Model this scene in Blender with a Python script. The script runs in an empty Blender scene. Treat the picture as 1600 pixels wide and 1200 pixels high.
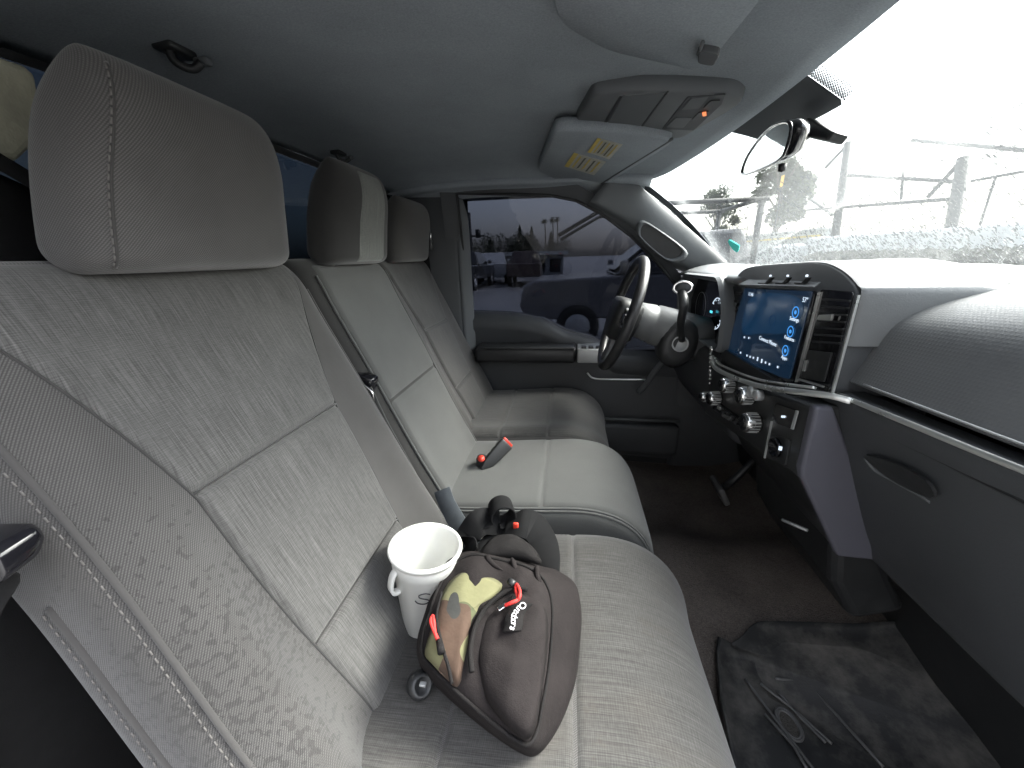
import bpy, bmesh, math, random
import numpy as np
from mathutils import Vector, Matrix, noise
random.seed(7); rng = np.random.default_rng(7)
R_ = math.radians
SC = bpy.context.scene; COL = SC.collection

# ------------------------------------------------------------------ camera, sky, sun, exposure
# truck axes: x forward, y towards the driver, z up (ground z = 0)
CAM = np.array([0.0, -0.93, 1.57]); FOC = 600.0
YAW, PITCH, ROLL = R_(8.5), R_(18.2), R_(1.7)
_f = np.array([-math.sin(YAW)*math.cos(PITCH), math.cos(YAW)*math.cos(PITCH), -math.sin(PITCH)])
_r = np.array([math.cos(YAW), math.sin(YAW), 0.0]); _u = np.cross(_r, _f)
CR = _r*math.cos(ROLL) - _u*math.sin(ROLL); CU = _u*math.cos(ROLL) + _r*math.sin(ROLL); CF = _f
cam = bpy.data.cameras.new('camera'); camo = bpy.data.objects.new('camera', cam); COL.objects.link(camo)
cam.sensor_width = 36; cam.lens = FOC/1600*36; cam.clip_start = .02; cam.clip_end = 2000
camo.matrix_world = Matrix(((CR[0], CU[0], -CF[0], CAM[0]), (CR[1], CU[1], -CF[1], CAM[1]), (CR[2], CU[2], -CF[2], CAM[2]), (0, 0, 0, 1)))
SC.camera = camo
SC.view_settings.view_transform = 'Standard'; SC.view_settings.look = 'None'; SC.view_settings.gamma = 1
SC.view_settings.exposure = 3.3
w = bpy.data.worlds.new('World'); SC.world = w; w.use_nodes = True
nt = w.node_tree; bg = nt.nodes['Background']
sky = nt.nodes.new('ShaderNodeTexSky'); sky.sky_type = 'NISHITA'; sky.sun_disc = False
SUN_EL, SUN_AZ = R_(47), R_(68)          # azimuth measured from +y towards +x
sky.sun_elevation = SUN_EL; sky.sun_rotation = SUN_AZ; sky.dust_density = 4; sky.air_density = 1.2
hs = nt.nodes.new('ShaderNodeHueSaturation'); hs.inputs['Saturation'].default_value = .38
nt.links.new(sky.outputs[0], hs.inputs['Color']); nt.links.new(hs.outputs[0], bg.inputs['Color'])
bg.inputs['Strength'].default_value = .15
sl = bpy.data.lights.new('sun', 'SUN'); sl.energy = 1.5; sl.angle = R_(40); sl.color = (1, .97, .92)
so = bpy.data.objects.new('sun', sl); COL.objects.link(so)
sd = Vector((math.sin(SUN_AZ)*math.cos(SUN_EL), math.cos(SUN_AZ)*math.cos(SUN_EL), math.sin(SUN_EL)))
so.rotation_euler = sd.to_track_quat('Z', 'Y').to_euler()
SC.cycles.max_bounces = 14; SC.cycles.diffuse_bounces = 6; SC.cycles.transparent_max_bounces = 24
SC.cycles.caustics_reflective = False; SC.cycles.caustics_refractive = False
SC.cycles.use_denoising = True

def A(*p): return np.array(p, float)
def ray(px, py): return CR*(px-800)/FOC + CU*(600-py)/FOC + CF
def U(px, py, ax, v):
    d = ray(px, py); i = 'xyz'.index(ax); return CAM + d*((v-CAM[i])/d[i])
def UP(px, py, p0, n):
    d = ray(px, py); return CAM + d*(np.dot(np.asarray(p0)-CAM, n)/np.dot(d, n))
def UD(px, py, dist): return CAM + ray(px, py)*dist
def nrm(v): v = np.asarray(v, float); return v/max(1e-12, np.linalg.norm(v))

# ------------------------------------------------------------------ materials
MATS = {}
def newmat(name):
    m = bpy.data.materials.new(name); m.use_nodes = True; MATS[name] = m
    return m, m.node_tree, m.node_tree.nodes['Principled BSDF']
def N(t, typ, **kw):
    n = t.nodes.new(typ)
    for k, v in kw.items():
        if k in n.inputs: n.inputs[k].default_value = v
        else: setattr(n, k, v)
    return n
def ramp(t, fac, stops, interp='LINEAR'):
    r = t.nodes.new('ShaderNodeValToRGB'); r.color_ramp.interpolation = interp
    el = r.color_ramp.elements
    while len(el) > 1: el.remove(el[-1])
    el[0].position = stops[0][0]; el[0].color = (*stops[0][1], 1)
    for p, c in stops[1:]:
        e = el.new(p); e.color = (*c, 1)
    t.links.new(fac, r.inputs['Fac']); return r.outputs['Color']
def mix(t, fac, a, b, blend='MIX'):
    m = t.nodes.new('ShaderNodeMix'); m.data_type = 'RGBA'; m.blend_type = blend
    for sock, v in ((0, fac), (6, a), (7, b)):
        if hasattr(v, 'is_linked'): t.links.new(v, m.inputs[sock])
        elif sock == 0: m.inputs[0].default_value = v
        else: m.inputs[sock].default_value = (*v, 1)
    return m.outputs[2]
def mth(t, op, a, b=None, c=None):
    m = t.nodes.new('ShaderNodeMath'); m.operation = op
    for i, v in enumerate((a, b, c)):
        if v is None: continue
        if hasattr(v, 'is_linked'): t.links.new(v, m.inputs[i])
        else: m.inputs[i].default_value = v
    return m.outputs[0]
def bump(t, b, h, strength=.3, dist=.002):
    n = N(t, 'ShaderNodeBump'); n.inputs['Strength'].default_value = strength; n.inputs['Distance'].default_value = dist
    t.links.new(h, n.inputs['Height']); t.links.new(n.outputs[0], b.inputs['Normal'])
def coords(t, kind='Object', scale=(1, 1, 1), rot=(0, 0, 0)):
    tc = N(t, 'ShaderNodeTexCoord'); mp = N(t, 'ShaderNodeMapping')
    mp.inputs['Scale'].default_value = scale; mp.inputs['Rotation'].default_value = rot
    t.links.new(tc.outputs[kind], mp.inputs['Vector']); return mp.outputs[0]
def noisetex(t, vec, scale, detail=2, rough=.5):
    n = N(t, 'ShaderNodeTexNoise'); n.inputs['Scale'].default_value = scale; n.inputs['Detail'].default_value = detail
    n.inputs['Roughness'].default_value = rough; t.links.new(vec, n.inputs['Vector']); return n.outputs['Fac']

def plain(name, col, rough=.6, metal=0., spec=.5, var=.12, vscale=14., bscale=0., bstr=.15, bdist=.001, coat=0., emit=None, estr=1.):
    """colour with slow blotchy variation and (optionally) a fine moulded grain"""
    m, t, b = newmat(name)
    v = coords(t)
    nf = noisetex(t, v, vscale, 4, .6)
    c = ramp(t, nf, [(.3, tuple(x*(1-var) for x in col)), (.7, tuple(min(1, x*(1+var)) for x in col))])
    t.links.new(c, b.inputs['Base Color'])
    rr = mth(t, 'MULTIPLY_ADD', nf, .25, rough-.125); t.links.new(rr, b.inputs['Roughness'])
    b.inputs['Metallic'].default_value = metal; b.inputs['Specular IOR Level'].default_value = spec
    b.inputs['Coat Weight'].default_value = coat
    if bscale:
        bump(t, b, noisetex(t, v, bscale, 2, .5), bstr, bdist)
    if emit:
        b.inputs['Emission Color'].default_value = (*emit, 1); b.inputs['Emission Strength'].default_value = estr
    return m

def fabric(name, kind, dark, light, stain=False):
    m, t, b = newmat(name)
    uv = coords(t, 'UV')
    b.inputs['Roughness'].default_value = .95; b.inputs['Specular IOR Level'].default_value = .15
    b.inputs['Sheen Weight'].default_value = .25; b.inputs['Sheen Roughness'].default_value = .5
    big = noisetex(t, uv, 9, 4, .6)
    if kind == 'twill':
        w1 = N(t, 'ShaderNodeTexWave', wave_type='BANDS', bands_direction='X'); w1.inputs['Scale'].default_value = 1
        w1.inputs['Distortion'].default_value = 0
        mp = coords(t, 'UV', (145, 145, 145), (0, 0, R_(38))); t.links.new(mp, w1.inputs['Vector'])
        w2 = N(t, 'ShaderNodeTexWave', wave_type='BANDS', bands_direction='Y'); w2.inputs['Scale'].default_value = 1
        mp2 = coords(t, 'UV', (145, 145, 145), (0, 0, R_(12))); t.links.new(mp2, w2.inputs['Vector'])
        h = mth(t, 'MULTIPLY', w1.outputs['Fac'], mth(t, 'MULTIPLY_ADD', w2.outputs['Fac'], .55, .45))
        h = mth(t, 'ADD', h, mth(t, 'MULTIPLY', noisetex(t, uv, 900, 1), .25))
        c = ramp(t, h, [(.0, dark), (.9, light)])
        st = .3
    elif kind == 'heather':
        va = coords(t, 'UV', (640, 11, 1)); vb = coords(t, 'UV', (1300, 34, 1)); vc = coords(t, 'UV', (90, 620, 1))
        a = noisetex(t, va, 1, 3, .6); bb = noisetex(t, vb, 1, 2, .6); cc = noisetex(t, vc, 1, 2, .5)
        h = mth(t, 'ADD', mth(t, 'MULTIPLY', a, .5), mth(t, 'ADD', mth(t, 'MULTIPLY', bb, .3), mth(t, 'MULTIPLY', cc, .2)))
        w1 = N(t, 'ShaderNodeTexWave', wave_type='BANDS', bands_direction='Y'); w1.inputs['Scale'].default_value = 1
        mp = coords(t, 'UV', (100, 130, 1)); t.links.new(mp, w1.inputs['Vector'])
        h = mth(t, 'ADD', h, mth(t, 'MULTIPLY_ADD', w1.outputs['Fac'], .05, -.025))
        c = ramp(t, h, [(.38, dark), (.5, tuple((x+y)/2 for x, y in zip(dark, light))), (.61, light), (.70, tuple(x*1.35 for x in light))])
        st = .24
    else:
        h = noisetex(t, uv, 700, 2, .6)
        c = ramp(t, h, [(.3, dark), (.7, light)])
        st = .2
    c = mix(t, .35, c, ramp(t, big, [(.3, (.55, .55, .55)), (.7, (1, 1, 1))]), 'MULTIPLY')
    if stain == 'spots':          # wet spots soaked into the bolster nearest the door
        sp = N(t, 'ShaderNodeSeparateXYZ'); t.links.new(uv, sp.inputs[0])
        n1 = noisetex(t, uv, 120, 1.5, .5); n2 = noisetex(t, uv, 11, 2, .5)
        mask = mth(t, 'SUBTRACT', 1, mth(t, 'MINIMUM', 1, mth(t, 'ABSOLUTE', mth(t, 'DIVIDE', mth(t, 'ADD', sp.outputs[1], -.27), .24))))
        mu = mth(t, 'LESS_THAN', sp.outputs[0], -.13)
        thr = mth(t, 'SUBTRACT', .68, mth(t, 'ADD', mth(t, 'MULTIPLY', mask, .15), mth(t, 'MULTIPLY', mth(t, 'SUBTRACT', n2, .5), .35)))
        f = mth(t, 'MULTIPLY', mth(t, 'GREATER_THAN', n1, thr), mth(t, 'MULTIPLY', mu, mth(t, 'GREATER_THAN', mask, .02)))
        c = mix(t, mth(t, 'MULTIPLY', f, .5), c, tuple(x*.3 for x in light))
    if stain == 'dirt':           # rubbed-in dirt on the cushion
        n1 = noisetex(t, uv, 14, 5, .65); n2 = noisetex(t, uv, 75, 3, .6)
        f = mth(t, 'MULTIPLY', mth(t, 'GREATER_THAN', mth(t, 'ADD', mth(t, 'MULTIPLY', n1, .7), mth(t, 'MULTIPLY', n2, .4)), .66), .16)
        c = mix(t, f, c, (.05, .04, .03))
        f2 = ramp(t, noisetex(t, uv, 5, 3, .6), [(.5, (0, 0, 0)), (.75, (.22, .22, .22))])
        c = mix(t, f2, c, (.09, .07, .05))
    t.links.new(c, b.inputs['Base Color'])
    bump(t, b, h, st, .0012)
    return m

TW = fabric('twill_cloth', 'twill', (.050, .048, .047), (.115, .111, .108))
TWS = fabric('twill_cloth_spotted', 'twill', (.035, .0338, .033), (.092, .089, .086), 'spots')
HEA = fabric('heather_cloth', 'heather', (.049, .048, .0465), (.115, .113, .1095))
HEAD = fabric('heather_cloth_soiled', 'heather', (.038, .0365, .0345), (.092, .0895, .0855), 'dirt')
HEAL = fabric('pale_heather_cloth', 'heather', (.10, .105, .098), (.20, .205, .19))
SMO = fabric('smooth_cloth', 'plain', (.078, .079, .077), (.102, .1035, .100))
SMD = fabric('dark_smooth_cloth', 'plain', (.034, .033, .032), (.047, .046, .045))
HLN = plain('headliner_cloth', (.33, .36, .386), .95, spec=.1, var=.07, vscale=7, bscale=420, bstr=.4, bdist=.001)
_t = HLN.node_tree; _b = _t.nodes['Principled BSDF']; _c = _b.inputs['Base Color'].links[0].from_socket
_t.links.new(mix(_t, .5, _c, ramp(_t, noisetex(_t, coords(_t), 330, 2, .7), [(.3, (.55, .55, .55)), (.7, (1, 1, 1))]), 'MULTIPLY'), _b.inputs['Base Color'])
TRM = plain('grey_trim_plastic', (.11, .117, .122), .62, var=.06, vscale=6, bscale=650, bstr=.2, bdist=.0006)
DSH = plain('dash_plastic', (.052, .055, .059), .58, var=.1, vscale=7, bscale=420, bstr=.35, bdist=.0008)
DSP = plain('lit_dash_plastic', (.135, .14, .142), .44, var=.08, vscale=7, bscale=420, bstr=.35, bdist=.0008)  # paler copy of the dash plastic, windshield glare put into the colour
DPAD = None
BLK = plain('black_plastic', (.022, .023, .024), .45, var=.2, vscale=20, bscale=500, bstr=.2, bdist=.0005)
GBK = plain('gloss_black', (.008, .008, .01), .14, var=.1, vscale=30, coat=.3)
RUB = plain('rubber', (.10, .10, .10), .4, var=.35, vscale=9, bscale=160, bstr=.3, bdist=.001)
CHR = plain('chrome', (.75, .75, .74), .16, metal=1, var=.05)
SIL = plain('satin_silver', (.66, .67, .65), .30, metal=.8, var=.06)
SILP = plain('silver_paint', (.42, .43, .43), .45, metal=.4, var=.06)
LTH = plain('black_leather', (.02, .02, .021), .42, var=.15, vscale=30, bscale=260, bstr=.35, bdist=.0008)
PUR = plain('grey_violet_plastic', (.085, .085, .105), .62, var=.08, vscale=8, bscale=500, bstr=.25, bdist=.0006)
WPL = plain('white_plastic', (.62, .62, .59), .38, var=.03, vscale=30)
WPL.node_tree.nodes['Principled BSDF'].inputs['Subsurface Weight'].default_value = .25
WPL.node_tree.nodes['Principled BSDF'].inputs['Subsurface Radius'].default_value = (.01, .01, .009)
RED = plain('red_plastic', (.60, .05, .03), .35, var=.08)
REDC = plain('red_cord', (.62, .03, .025), .7, var=.2, vscale=300, bscale=900, bstr=.4)
WEB = plain('black_webbing', (.012, .012, .0125), .9, spec=.1, var=.15, vscale=60, bscale=900, bstr=.4, bdist=.0006)
WEBB = plain('blue_grey_webbing', (.075, .085, .095), .7, var=.15, vscale=60, bscale=900, bstr=.4, bdist=.0006)
PAPER = plain('label_paper', (.42, .41, .36), .7, var=.12, vscale=90)
YEL = plain('label_yellow', (.55, .42, .10), .7, var=.1, vscale=90)
INK = plain('label_ink', (.10, .10, .09), .7)
MARK = plain('marker_ink', (.03, .03, .035), .6)
WLET = plain('white_thread', (.75, .73, .75), .8, var=.08, vscale=500)
STI = plain('pale_thread', (.12, .114, .108), .85, var=.12, vscale=200)
SCR = plain('screen_glass', (.010, .014, .024), .08, var=.05, coat=.4, emit=(.02, .075, .17), estr=.02)
SCRB = plain('screen_blue', (.01, .03, .06), .12, emit=(.03, .14, .34), estr=.018)
LWH = plain('lit_white', (.6, .65, .7), .4, emit=(.72, .85, 1), estr=.10)
LBL = plain('lit_blue', (.05, .2, .5), .4, emit=(.06, .33, .85), estr=.10)
LCY = plain('lit_cyan', (.05, .4, .5), .4, emit=(.1, .65, .85), estr=.16)
LOR = plain('lit_orange', (.5, .15, .06), .4, emit=(1, .25, .08), estr=.12)
GLARE = plain('teal_glare', (.04, .50, .44), .5)  # colour of the cyan glare patch on the windshield
def bagmat(name, dark, light):
    m, t, b = newmat(name); v = coords(t)
    n1 = noisetex(t, v, 16, 5, .65); n2 = noisetex(t, v, 700, 1)
    c = ramp(t, mth(t, 'ADD', mth(t, 'MULTIPLY', n1, .6), mth(t, 'MULTIPLY', n2, .5)), [(.34, dark), (.74, light)])
    t.links.new(c, b.inputs['Base Color']); b.inputs['Roughness'].default_value = .9; b.inputs['Specular IOR Level'].default_value = .2
    h = mth(t, 'ADD', mth(t, 'MULTIPLY', n2, .12), noisetex(t, v, 30, 3, .55)); bump(t, b, h, .5, .006)
    return m
BAG = bagmat('brown_black_canvas', (.0075, .006, .006), (.019, .0155, .0155))
BAGD = bagmat('dark_canvas', (.006, .0055, .0055), (.014, .0125, .0125))
def camomat():
    m, t, b = newmat('camouflage_cloth'); v = coords(t, 'Object', (1, 1, .5))
    n1 = noisetex(t, v, 21, .6, .5); vb = N(t, 'ShaderNodeMapping'); vb.inputs['Location'].default_value = (3.1, 1.7, 5.2); t.links.new(v, vb.inputs['Vector'])
    n2 = noisetex(t, vb.outputs[0], 19, .6, .5)
    vc = N(t, 'ShaderNodeMapping'); vc.inputs['Location'].default_value = (7.3, 4.4, 2.9); t.links.new(v, vc.inputs['Vector'])
    n3 = noisetex(t, vc.outputs[0], 24, .6, .5)
    c = mix(t, mth(t, 'GREATER_THAN', n1, .60), (.145, .14, .07), (.068, .075, .036))
    c = mix(t, mth(t, 'GREATER_THAN', n2, .58), c, (.062, .036, .023))
    c = mix(t, mth(t, 'GREATER_THAN', n3, .655), c, (.03, .031, .029))
    c = mix(t, .35, c, ramp(t, noisetex(t, v, 60, 4, .6), [(.3, (.6, .6, .6)), (.7, (1, 1, 1))]), 'MULTIPLY')
    t.links.new(c, b.inputs['Base Color']); b.inputs['Roughness'].default_value = .9
    bump(t, b, noisetex(t, v, 40, 3, .6), .4, .004); return m
CAMO = camomat()
def carpetmat(name, dark, light):
    m, t, b = newmat(name); v = coords(t)
    n1 = noisetex(t, v, 4, 5, .6); n2 = noisetex(t, v, 400, 2)
    n3 = noisetex(t, v, 120, 3, .7)
    c = ramp(t, mth(t, 'ADD', mth(t, 'MULTIPLY', n1, .45), mth(t, 'MULTIPLY_ADD', n2, .35, mth(t, 'MULTIPLY', n3, .25))), [(.38, dark), (.66, light)])
    t.links.new(c, b.inputs['Base Color']); b.inputs['Roughness'].default_value = 1; b.inputs['Specular IOR Level'].default_value = .05
    bump(t, b, n2, .7, .004); return m
CPT = carpetmat('dirty_carpet', (.07, .061, .056), (.21, .18, .16))
def rubmat():
    m, t, b = newmat('muddy_rubber'); v = coords(t)
    n1 = noisetex(t, v, 9, 8, .68); n2 = noisetex(t, v, 250, 2)
    f = ramp(t, n1, [(.44, (0, 0, 0)), (.66, (1, 1, 1))])
    c = mix(t, f, (.015, .016, .017), (.095, .09, .083))
    t.links.new(c, b.inputs['Base Color'])
    t.links.new(mth(t, 'MULTIPLY_ADD', n1, .4, .5), b.inputs['Roughness'])
    bump(t, b, n2, .4, .001); return m
MUD = rubmat()
def padmat():
    m, t, b = newmat('ribbed_dash_pad'); v = coords(t, 'UV')
    w1 = N(t, 'ShaderNodeTexWave', wave_type='BANDS', bands_direction='X'); w1.inputs['Scale'].default_value = 60
    t.links.new(v, w1.inputs['Vector'])
    w2 = N(t, 'ShaderNodeTexWave', wave_type='BANDS', bands_direction='Y'); w2.inputs['Scale'].default_value = 60
    t.links.new(v, w2.inputs['Vector'])
    h = mth(t, 'MULTIPLY', w1.outputs['Fac'], w2.outputs['Fac'])
    n1 = noisetex(t, v, 9, 4)
    t.links.new(ramp(t, n1, [(.3, (.105, .109, .112)), (.7, (.125, .129, .131))]), b.inputs['Base Color'])
    b.inputs['Roughness'].default_value = .46
    bump(t, b, h, .2, .0008); return m
DPAD = padmat()
def glassmat(name, tint, refl=.06, rough=0.):
    m, t, b = newmat(name); out = t.nodes['Material Output']
    tr = N(t, 'ShaderNodeBsdfTransparent'); tr.inputs[0].default_value = (*tint, 1)
    gl = N(t, 'ShaderNodeBsdfGlossy'); gl.inputs['Roughness'].default_value = rough
    fr = N(t, 'ShaderNodeFresnel'); fr.inputs['IOR'].default_value = 1.45
    ms = N(t, 'ShaderNodeMixShader'); t.links.new(mth(t, 'MULTIPLY', fr.outputs[0], refl/.04), ms.inputs[0])
    t.links.new(tr.outputs[0], ms.inputs[1]); t.links.new(gl.outputs[0], ms.inputs[2]); t.links.new(ms.outputs[0], out.inputs[0])
    return m
GLW = glassmat('wet_windshield_glass', (.90, .94, .92), .025)
_t = GLW.node_tree; _o = _t.nodes['Material Output']; _s = _o.inputs[0].links[0].from_socket     # thin film of road grime scatters daylight
_tl = N(_t, 'ShaderNodeBsdfTranslucent'); _tl.inputs[0].default_value = (.95, .97, 1, 1)
_m = N(_t, 'ShaderNodeMixShader'); _t.links.new(mth(_t, 'MULTIPLY_ADD', noisetex(_t, coords(_t), 9, 4, .6), .006, .0005), _m.inputs[0])
_t.links.new(_s, _m.inputs[1]); _t.links.new(_tl.outputs[0], _m.inputs[2]); _t.links.new(_m.outputs[0], _o.inputs[0])
GLT = glassmat('violet_tinted_glass', (.135, .142, .165), .02)
GLR = glassmat('navy_privacy_glass', (.0028, .0042, .0065), .01)
GLO = glassmat('car_window_glass', (.16, .18, .18), .06)
MIR = plain('mirror_glass', (.8, .82, .8), .03, metal=1, var=.02)
def dropmat():
    m, t, b = newmat('water'); out = t.nodes['Material Output']
    g = N(t, 'ShaderNodeBsdfRefraction'); g.inputs['IOR'].default_value = 1.33; g.inputs['Roughness'].default_value = 0.02
    tr = N(t, 'ShaderNodeBsdfTransparent'); ms = N(t, 'ShaderNodeMixShader'); ms.inputs[0].default_value = .25
    t.links.new(g.outputs[0], ms.inputs[1]); t.links.new(tr.outputs[0], ms.inputs[2]); t.links.new(ms.outputs[0], out.inputs[0])
    return m
DRP = dropmat()

# ------------------------------------------------------------------ helpers
def tag(o, label=None, cat=None, group=None, kind=None):
    for k, v in (('label', label), ('category', cat), ('group', group), ('kind', kind)):
        if v: o[k] = v
    return o
def empty(name, loc, label, cat, group=None):
    o = bpy.data.objects.new(name, None); COL.objects.link(o); o.location = Vector(loc); o.empty_display_size = .05
    return tag(o, label, cat, group)
def mk(name, verts, faces, mat, parent=None, smooth=True, uvs=None, bevel=0, bseg=2, subsurf=0, solid=0, soff=0, autosm=None):
    me = bpy.data.meshes.new(name); me.from_pydata([tuple(map(float, v)) for v in verts], [], [tuple(map(int, f)) for f in faces]); me.update()
    if uvs is not None:
        l = me.uv_layers.new(name='UVMap')
        vi = np.empty(len(me.loops), int); me.loops.foreach_get('vertex_index', vi)
        l.data.foreach_set('uv', np.asarray(uvs, np.float32)[vi].ravel())
    bm = bmesh.new(); bm.from_mesh(me); bmesh.ops.recalc_face_normals(bm, faces=bm.faces); bm.to_mesh(me); bm.free()
    me.materials.append(mat)
    if smooth: me.polygons.foreach_set('use_smooth', [True]*len(me.polygons))
    o = bpy.data.objects.new(name, me); COL.objects.link(o)
    if parent is not None:
        o.parent = parent; o.matrix_parent_inverse = Matrix.Translation(-Vector(world_loc(parent)))
    if solid:
        m = o.modifiers.new('s', 'SOLIDIFY'); m.thickness = solid; m.offset = soff
    if bevel:
        m = o.modifiers.new('b', 'BEVEL'); m.width = bevel; m.segments = bseg; m.limit_method = 'ANGLE'; m.angle_limit = R_(30)
    if subsurf:
        m = o.modifiers.new('ss', 'SUBSURF'); m.levels = m.render_levels = subsurf
    return o
def world_loc(o):
    return o.location.copy() if o.type == 'EMPTY' else Vector((0, 0, 0))
def setk(o, k): o['kind'] = k; return o
class MB:
    def __init__(s): s.v = []; s.f = []
    def add(s, v, f):
        n = len(s.v); s.v += [tuple(map(float, p)) for p in v]; s.f += [tuple(i+n for i in q) for q in f]; return s
    def box(s, c, d, ax=None):
        ex, ey, ez = ax if ax is not None else (A(1, 0, 0), A(0, 1, 0), A(0, 0, 1)); c = np.asarray(c, float)
        v = [c + ex*d[0]/2*a + ey*d[1]/2*b + ez*d[2]/2*e for a in (-1, 1) for b in (-1, 1) for e in (-1, 1)]
        return s.add(v, [(0, 1, 3, 2), (4, 6, 7, 5), (0, 4, 5, 1), (2, 3, 7, 6), (0, 2, 6, 4), (1, 5, 7, 3)])
    def tube(s, pts, r, seg=8, closed=False, caps=True):
        P = [np.asarray(p, float) for p in pts]; n = len(P); rs = [r]*n if np.isscalar(r) else list(r)
        T = [nrm((P[(i+1) % n] if closed or i < n-1 else P[i]) - (P[i-1] if closed or i > 0 else P[i])) for i in range(n)]
        a = A(0, 0, 1) if abs(T[0][2]) < .9 else A(1, 0, 0); nn = nrm(np.cross(T[0], a)); v = []
        for i in range(n):
            nn = nrm(nn - T[i]*np.dot(nn, T[i])); bb = np.cross(T[i], nn)
            v += [P[i] + rs[i]*(nn*math.cos(2*math.pi*k/seg) + bb*math.sin(2*math.pi*k/seg)) for k in range(seg)]
        f = []
        for i in range(n if closed else n-1):
            j = (i+1) % n
            f += [(i*seg+k, i*seg+(k+1) % seg, j*seg+(k+1) % seg, j*seg+k) for k in range(seg)]
        if not closed and caps: f += [tuple(range(seg-1, -1, -1)), tuple((n-1)*seg+k for k in range(seg))]
        return s.add(v, f)
    def lathe(s, prof, o, ax, seg=24, ref=None, caps=True):
        ax = nrm(ax); a = np.asarray(ref, float) if ref is not None else (A(0, 0, 1) if abs(ax[2]) < .9 else A(1, 0, 0))
        e1 = nrm(np.cross(ax, a)); e2 = np.cross(ax, e1); v = []
        for r, h in prof: v += [np.asarray(o)+ax*h+r*(e1*math.cos(2*math.pi*k/seg)+e2*math.sin(2*math.pi*k/seg)) for k in range(seg)]
        f = [(i*seg+k, i*seg+(k+1) % seg, (i+1)*seg+(k+1) % seg, (i+1)*seg+k) for i in range(len(prof)-1) for k in range(seg)]
        if caps and prof[0][0] > 1e-6: f.append(tuple(range(seg-1, -1, -1)))
        if caps and prof[-1][0] > 1e-6: f.append(tuple((len(prof)-1)*seg+k for k in range(seg)))
        return s.add(v, f)
    def prism(s, poly, vec):
        n = len(poly); v = [np.asarray(p, float) for p in poly] + [np.asarray(p, float)+vec for p in poly]
        return s.add(v, [tuple(range(n-1, -1, -1)), tuple(range(n, 2*n))] + [(i, (i+1) % n, n+(i+1) % n, n+i) for i in range(n)])
    def loft(s, rings, caps=True, closed=True):
        n = len(rings[0]); v = [p for r in rings for p in r]; f = []
        for i in range(len(rings)-1):
            f += [(i*n+k, i*n+(k+1) % n, (i+1)*n+(k+1) % n, (i+1)*n+k) for k in range(n if closed else n-1)]
        if caps and closed: f += [tuple(range(n-1, -1, -1)), tuple((len(rings)-1)*n+k for k in range(n))]
        return s.add(v, f)
    def build(s, name, mat, parent=None, **k): return mk(name, s.v, s.f, mat, parent, **k)
def cat(pts, n=8, closed=False):
    """Catmull-Rom through points"""
    P = [np.asarray(p, float) for p in pts]; m = len(P); out = []
    for i in range(m if closed else m-1):
        p0 = P[i-1] if closed or i > 0 else 2*P[0]-P[1]; p1 = P[i]; p2 = P[(i+1) % m]
        p3 = P[(i+2) % m] if closed or i+2 < m else 2*P[-1]-P[-2]
        for k in range(n):
            t = k/n; out.append(.5*((2*p1)+(-p0+p2)*t+(2*p0-5*p1+4*p2-p3)*t*t+(-p0+3*p1-3*p2+p3)*t**3))
    if not closed: out.append(P[-1])
    return out
def rounded(poly, r, n=4):
    P = [np.asarray(p, float) for p in poly]; out = []
    rs = [r]*len(P) if np.isscalar(r) else r
    for i in range(len(P)):
        a, b, c = P[i-1], P[i], P[(i+1) % len(P)]
        la, lc = np.linalg.norm(a-b), np.linalg.norm(c-b); d = min(rs[i], .45*la, .45*lc)
        p, q = b+(a-b)/la*d, b+(c-b)/lc*d
        for k in range(n+1):
            t = k/n; out.append((1-t)**2*p+2*t*(1-t)*b+t*t*q)
    return out
def grid(name, f, us, vs, mat, parent=None, uvf=None, **k):
    V = []; UVs = []
    for v in vs:
        for u in us:
            V.append(f(u, v)); UVs.append(uvf(u, v) if uvf else (u, v))
    n = len(us); F = [(j*n+i, j*n+i+1, (j+1)*n+i+1, (j+1)*n+i) for j in range(len(vs)-1) for i in range(n-1)]
    return mk(name, V, F, mat, parent, uvs=UVs, **k)
def ribbon(name, pts, wd, width, mat, parent=None, th=.0022):
    P = [np.asarray(p, float) for p in pts]; V = []
    n = len(P); WD = [np.asarray(wd, float)]*n if np.ndim(wd) == 1 else [np.asarray(q, float) for q in wd]
    for i in range(n):
        t = nrm(P[min(i+1, n-1)]-P[max(i-1, 0)]); e = nrm(WD[i]-t*np.dot(WD[i], t)); nn = np.cross(t, e)
        V.append([P[i]+e*width/2*a+nn*th/2*b for a, b in ((-1, -1), (1, -1), (1, 1), (-1, 1))])
    return MB().loft(V).build(name, mat, parent, smooth=True, bevel=.0006, bseg=1)
def text(name, s, pos, xd, yd, size, mat, parent=None, ext=.0003, align='CENTER'):
    c = bpy.data.curves.new(name, 'FONT'); c.body = s; c.size = size; c.extrude = ext; c.align_x = align; c.align_y = 'CENTER'; c.resolution_u = 3
    t = bpy.data.objects.new(name+'_curve', c); COL.objects.link(t)
    me = bpy.data.meshes.new_from_object(t.evaluated_get(bpy.context.evaluated_depsgraph_get())); bpy.data.objects.remove(t)
    xd = nrm(xd); zd = nrm(np.cross(xd, yd)); yd = np.cross(zd, xd)
    me.transform(Matrix(((xd[0], yd[0], zd[0], pos[0]), (xd[1], yd[1], zd[1], pos[1]), (xd[2], yd[2], zd[2], pos[2]), (0, 0, 0, 1))))
    me.materials.clear(); me.materials.append(mat); o = bpy.data.objects.new(name, me); COL.objects.link(o)
    if parent is not None:
        o.parent = parent; o.matrix_parent_inverse = Matrix.Translation(-Vector(world_loc(parent)))
    return o
def lerp(a, b, t): return a+(b-a)*t
def sst(t): t = min(1, max(0, t)); return t*t*(3-2*t)

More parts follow.
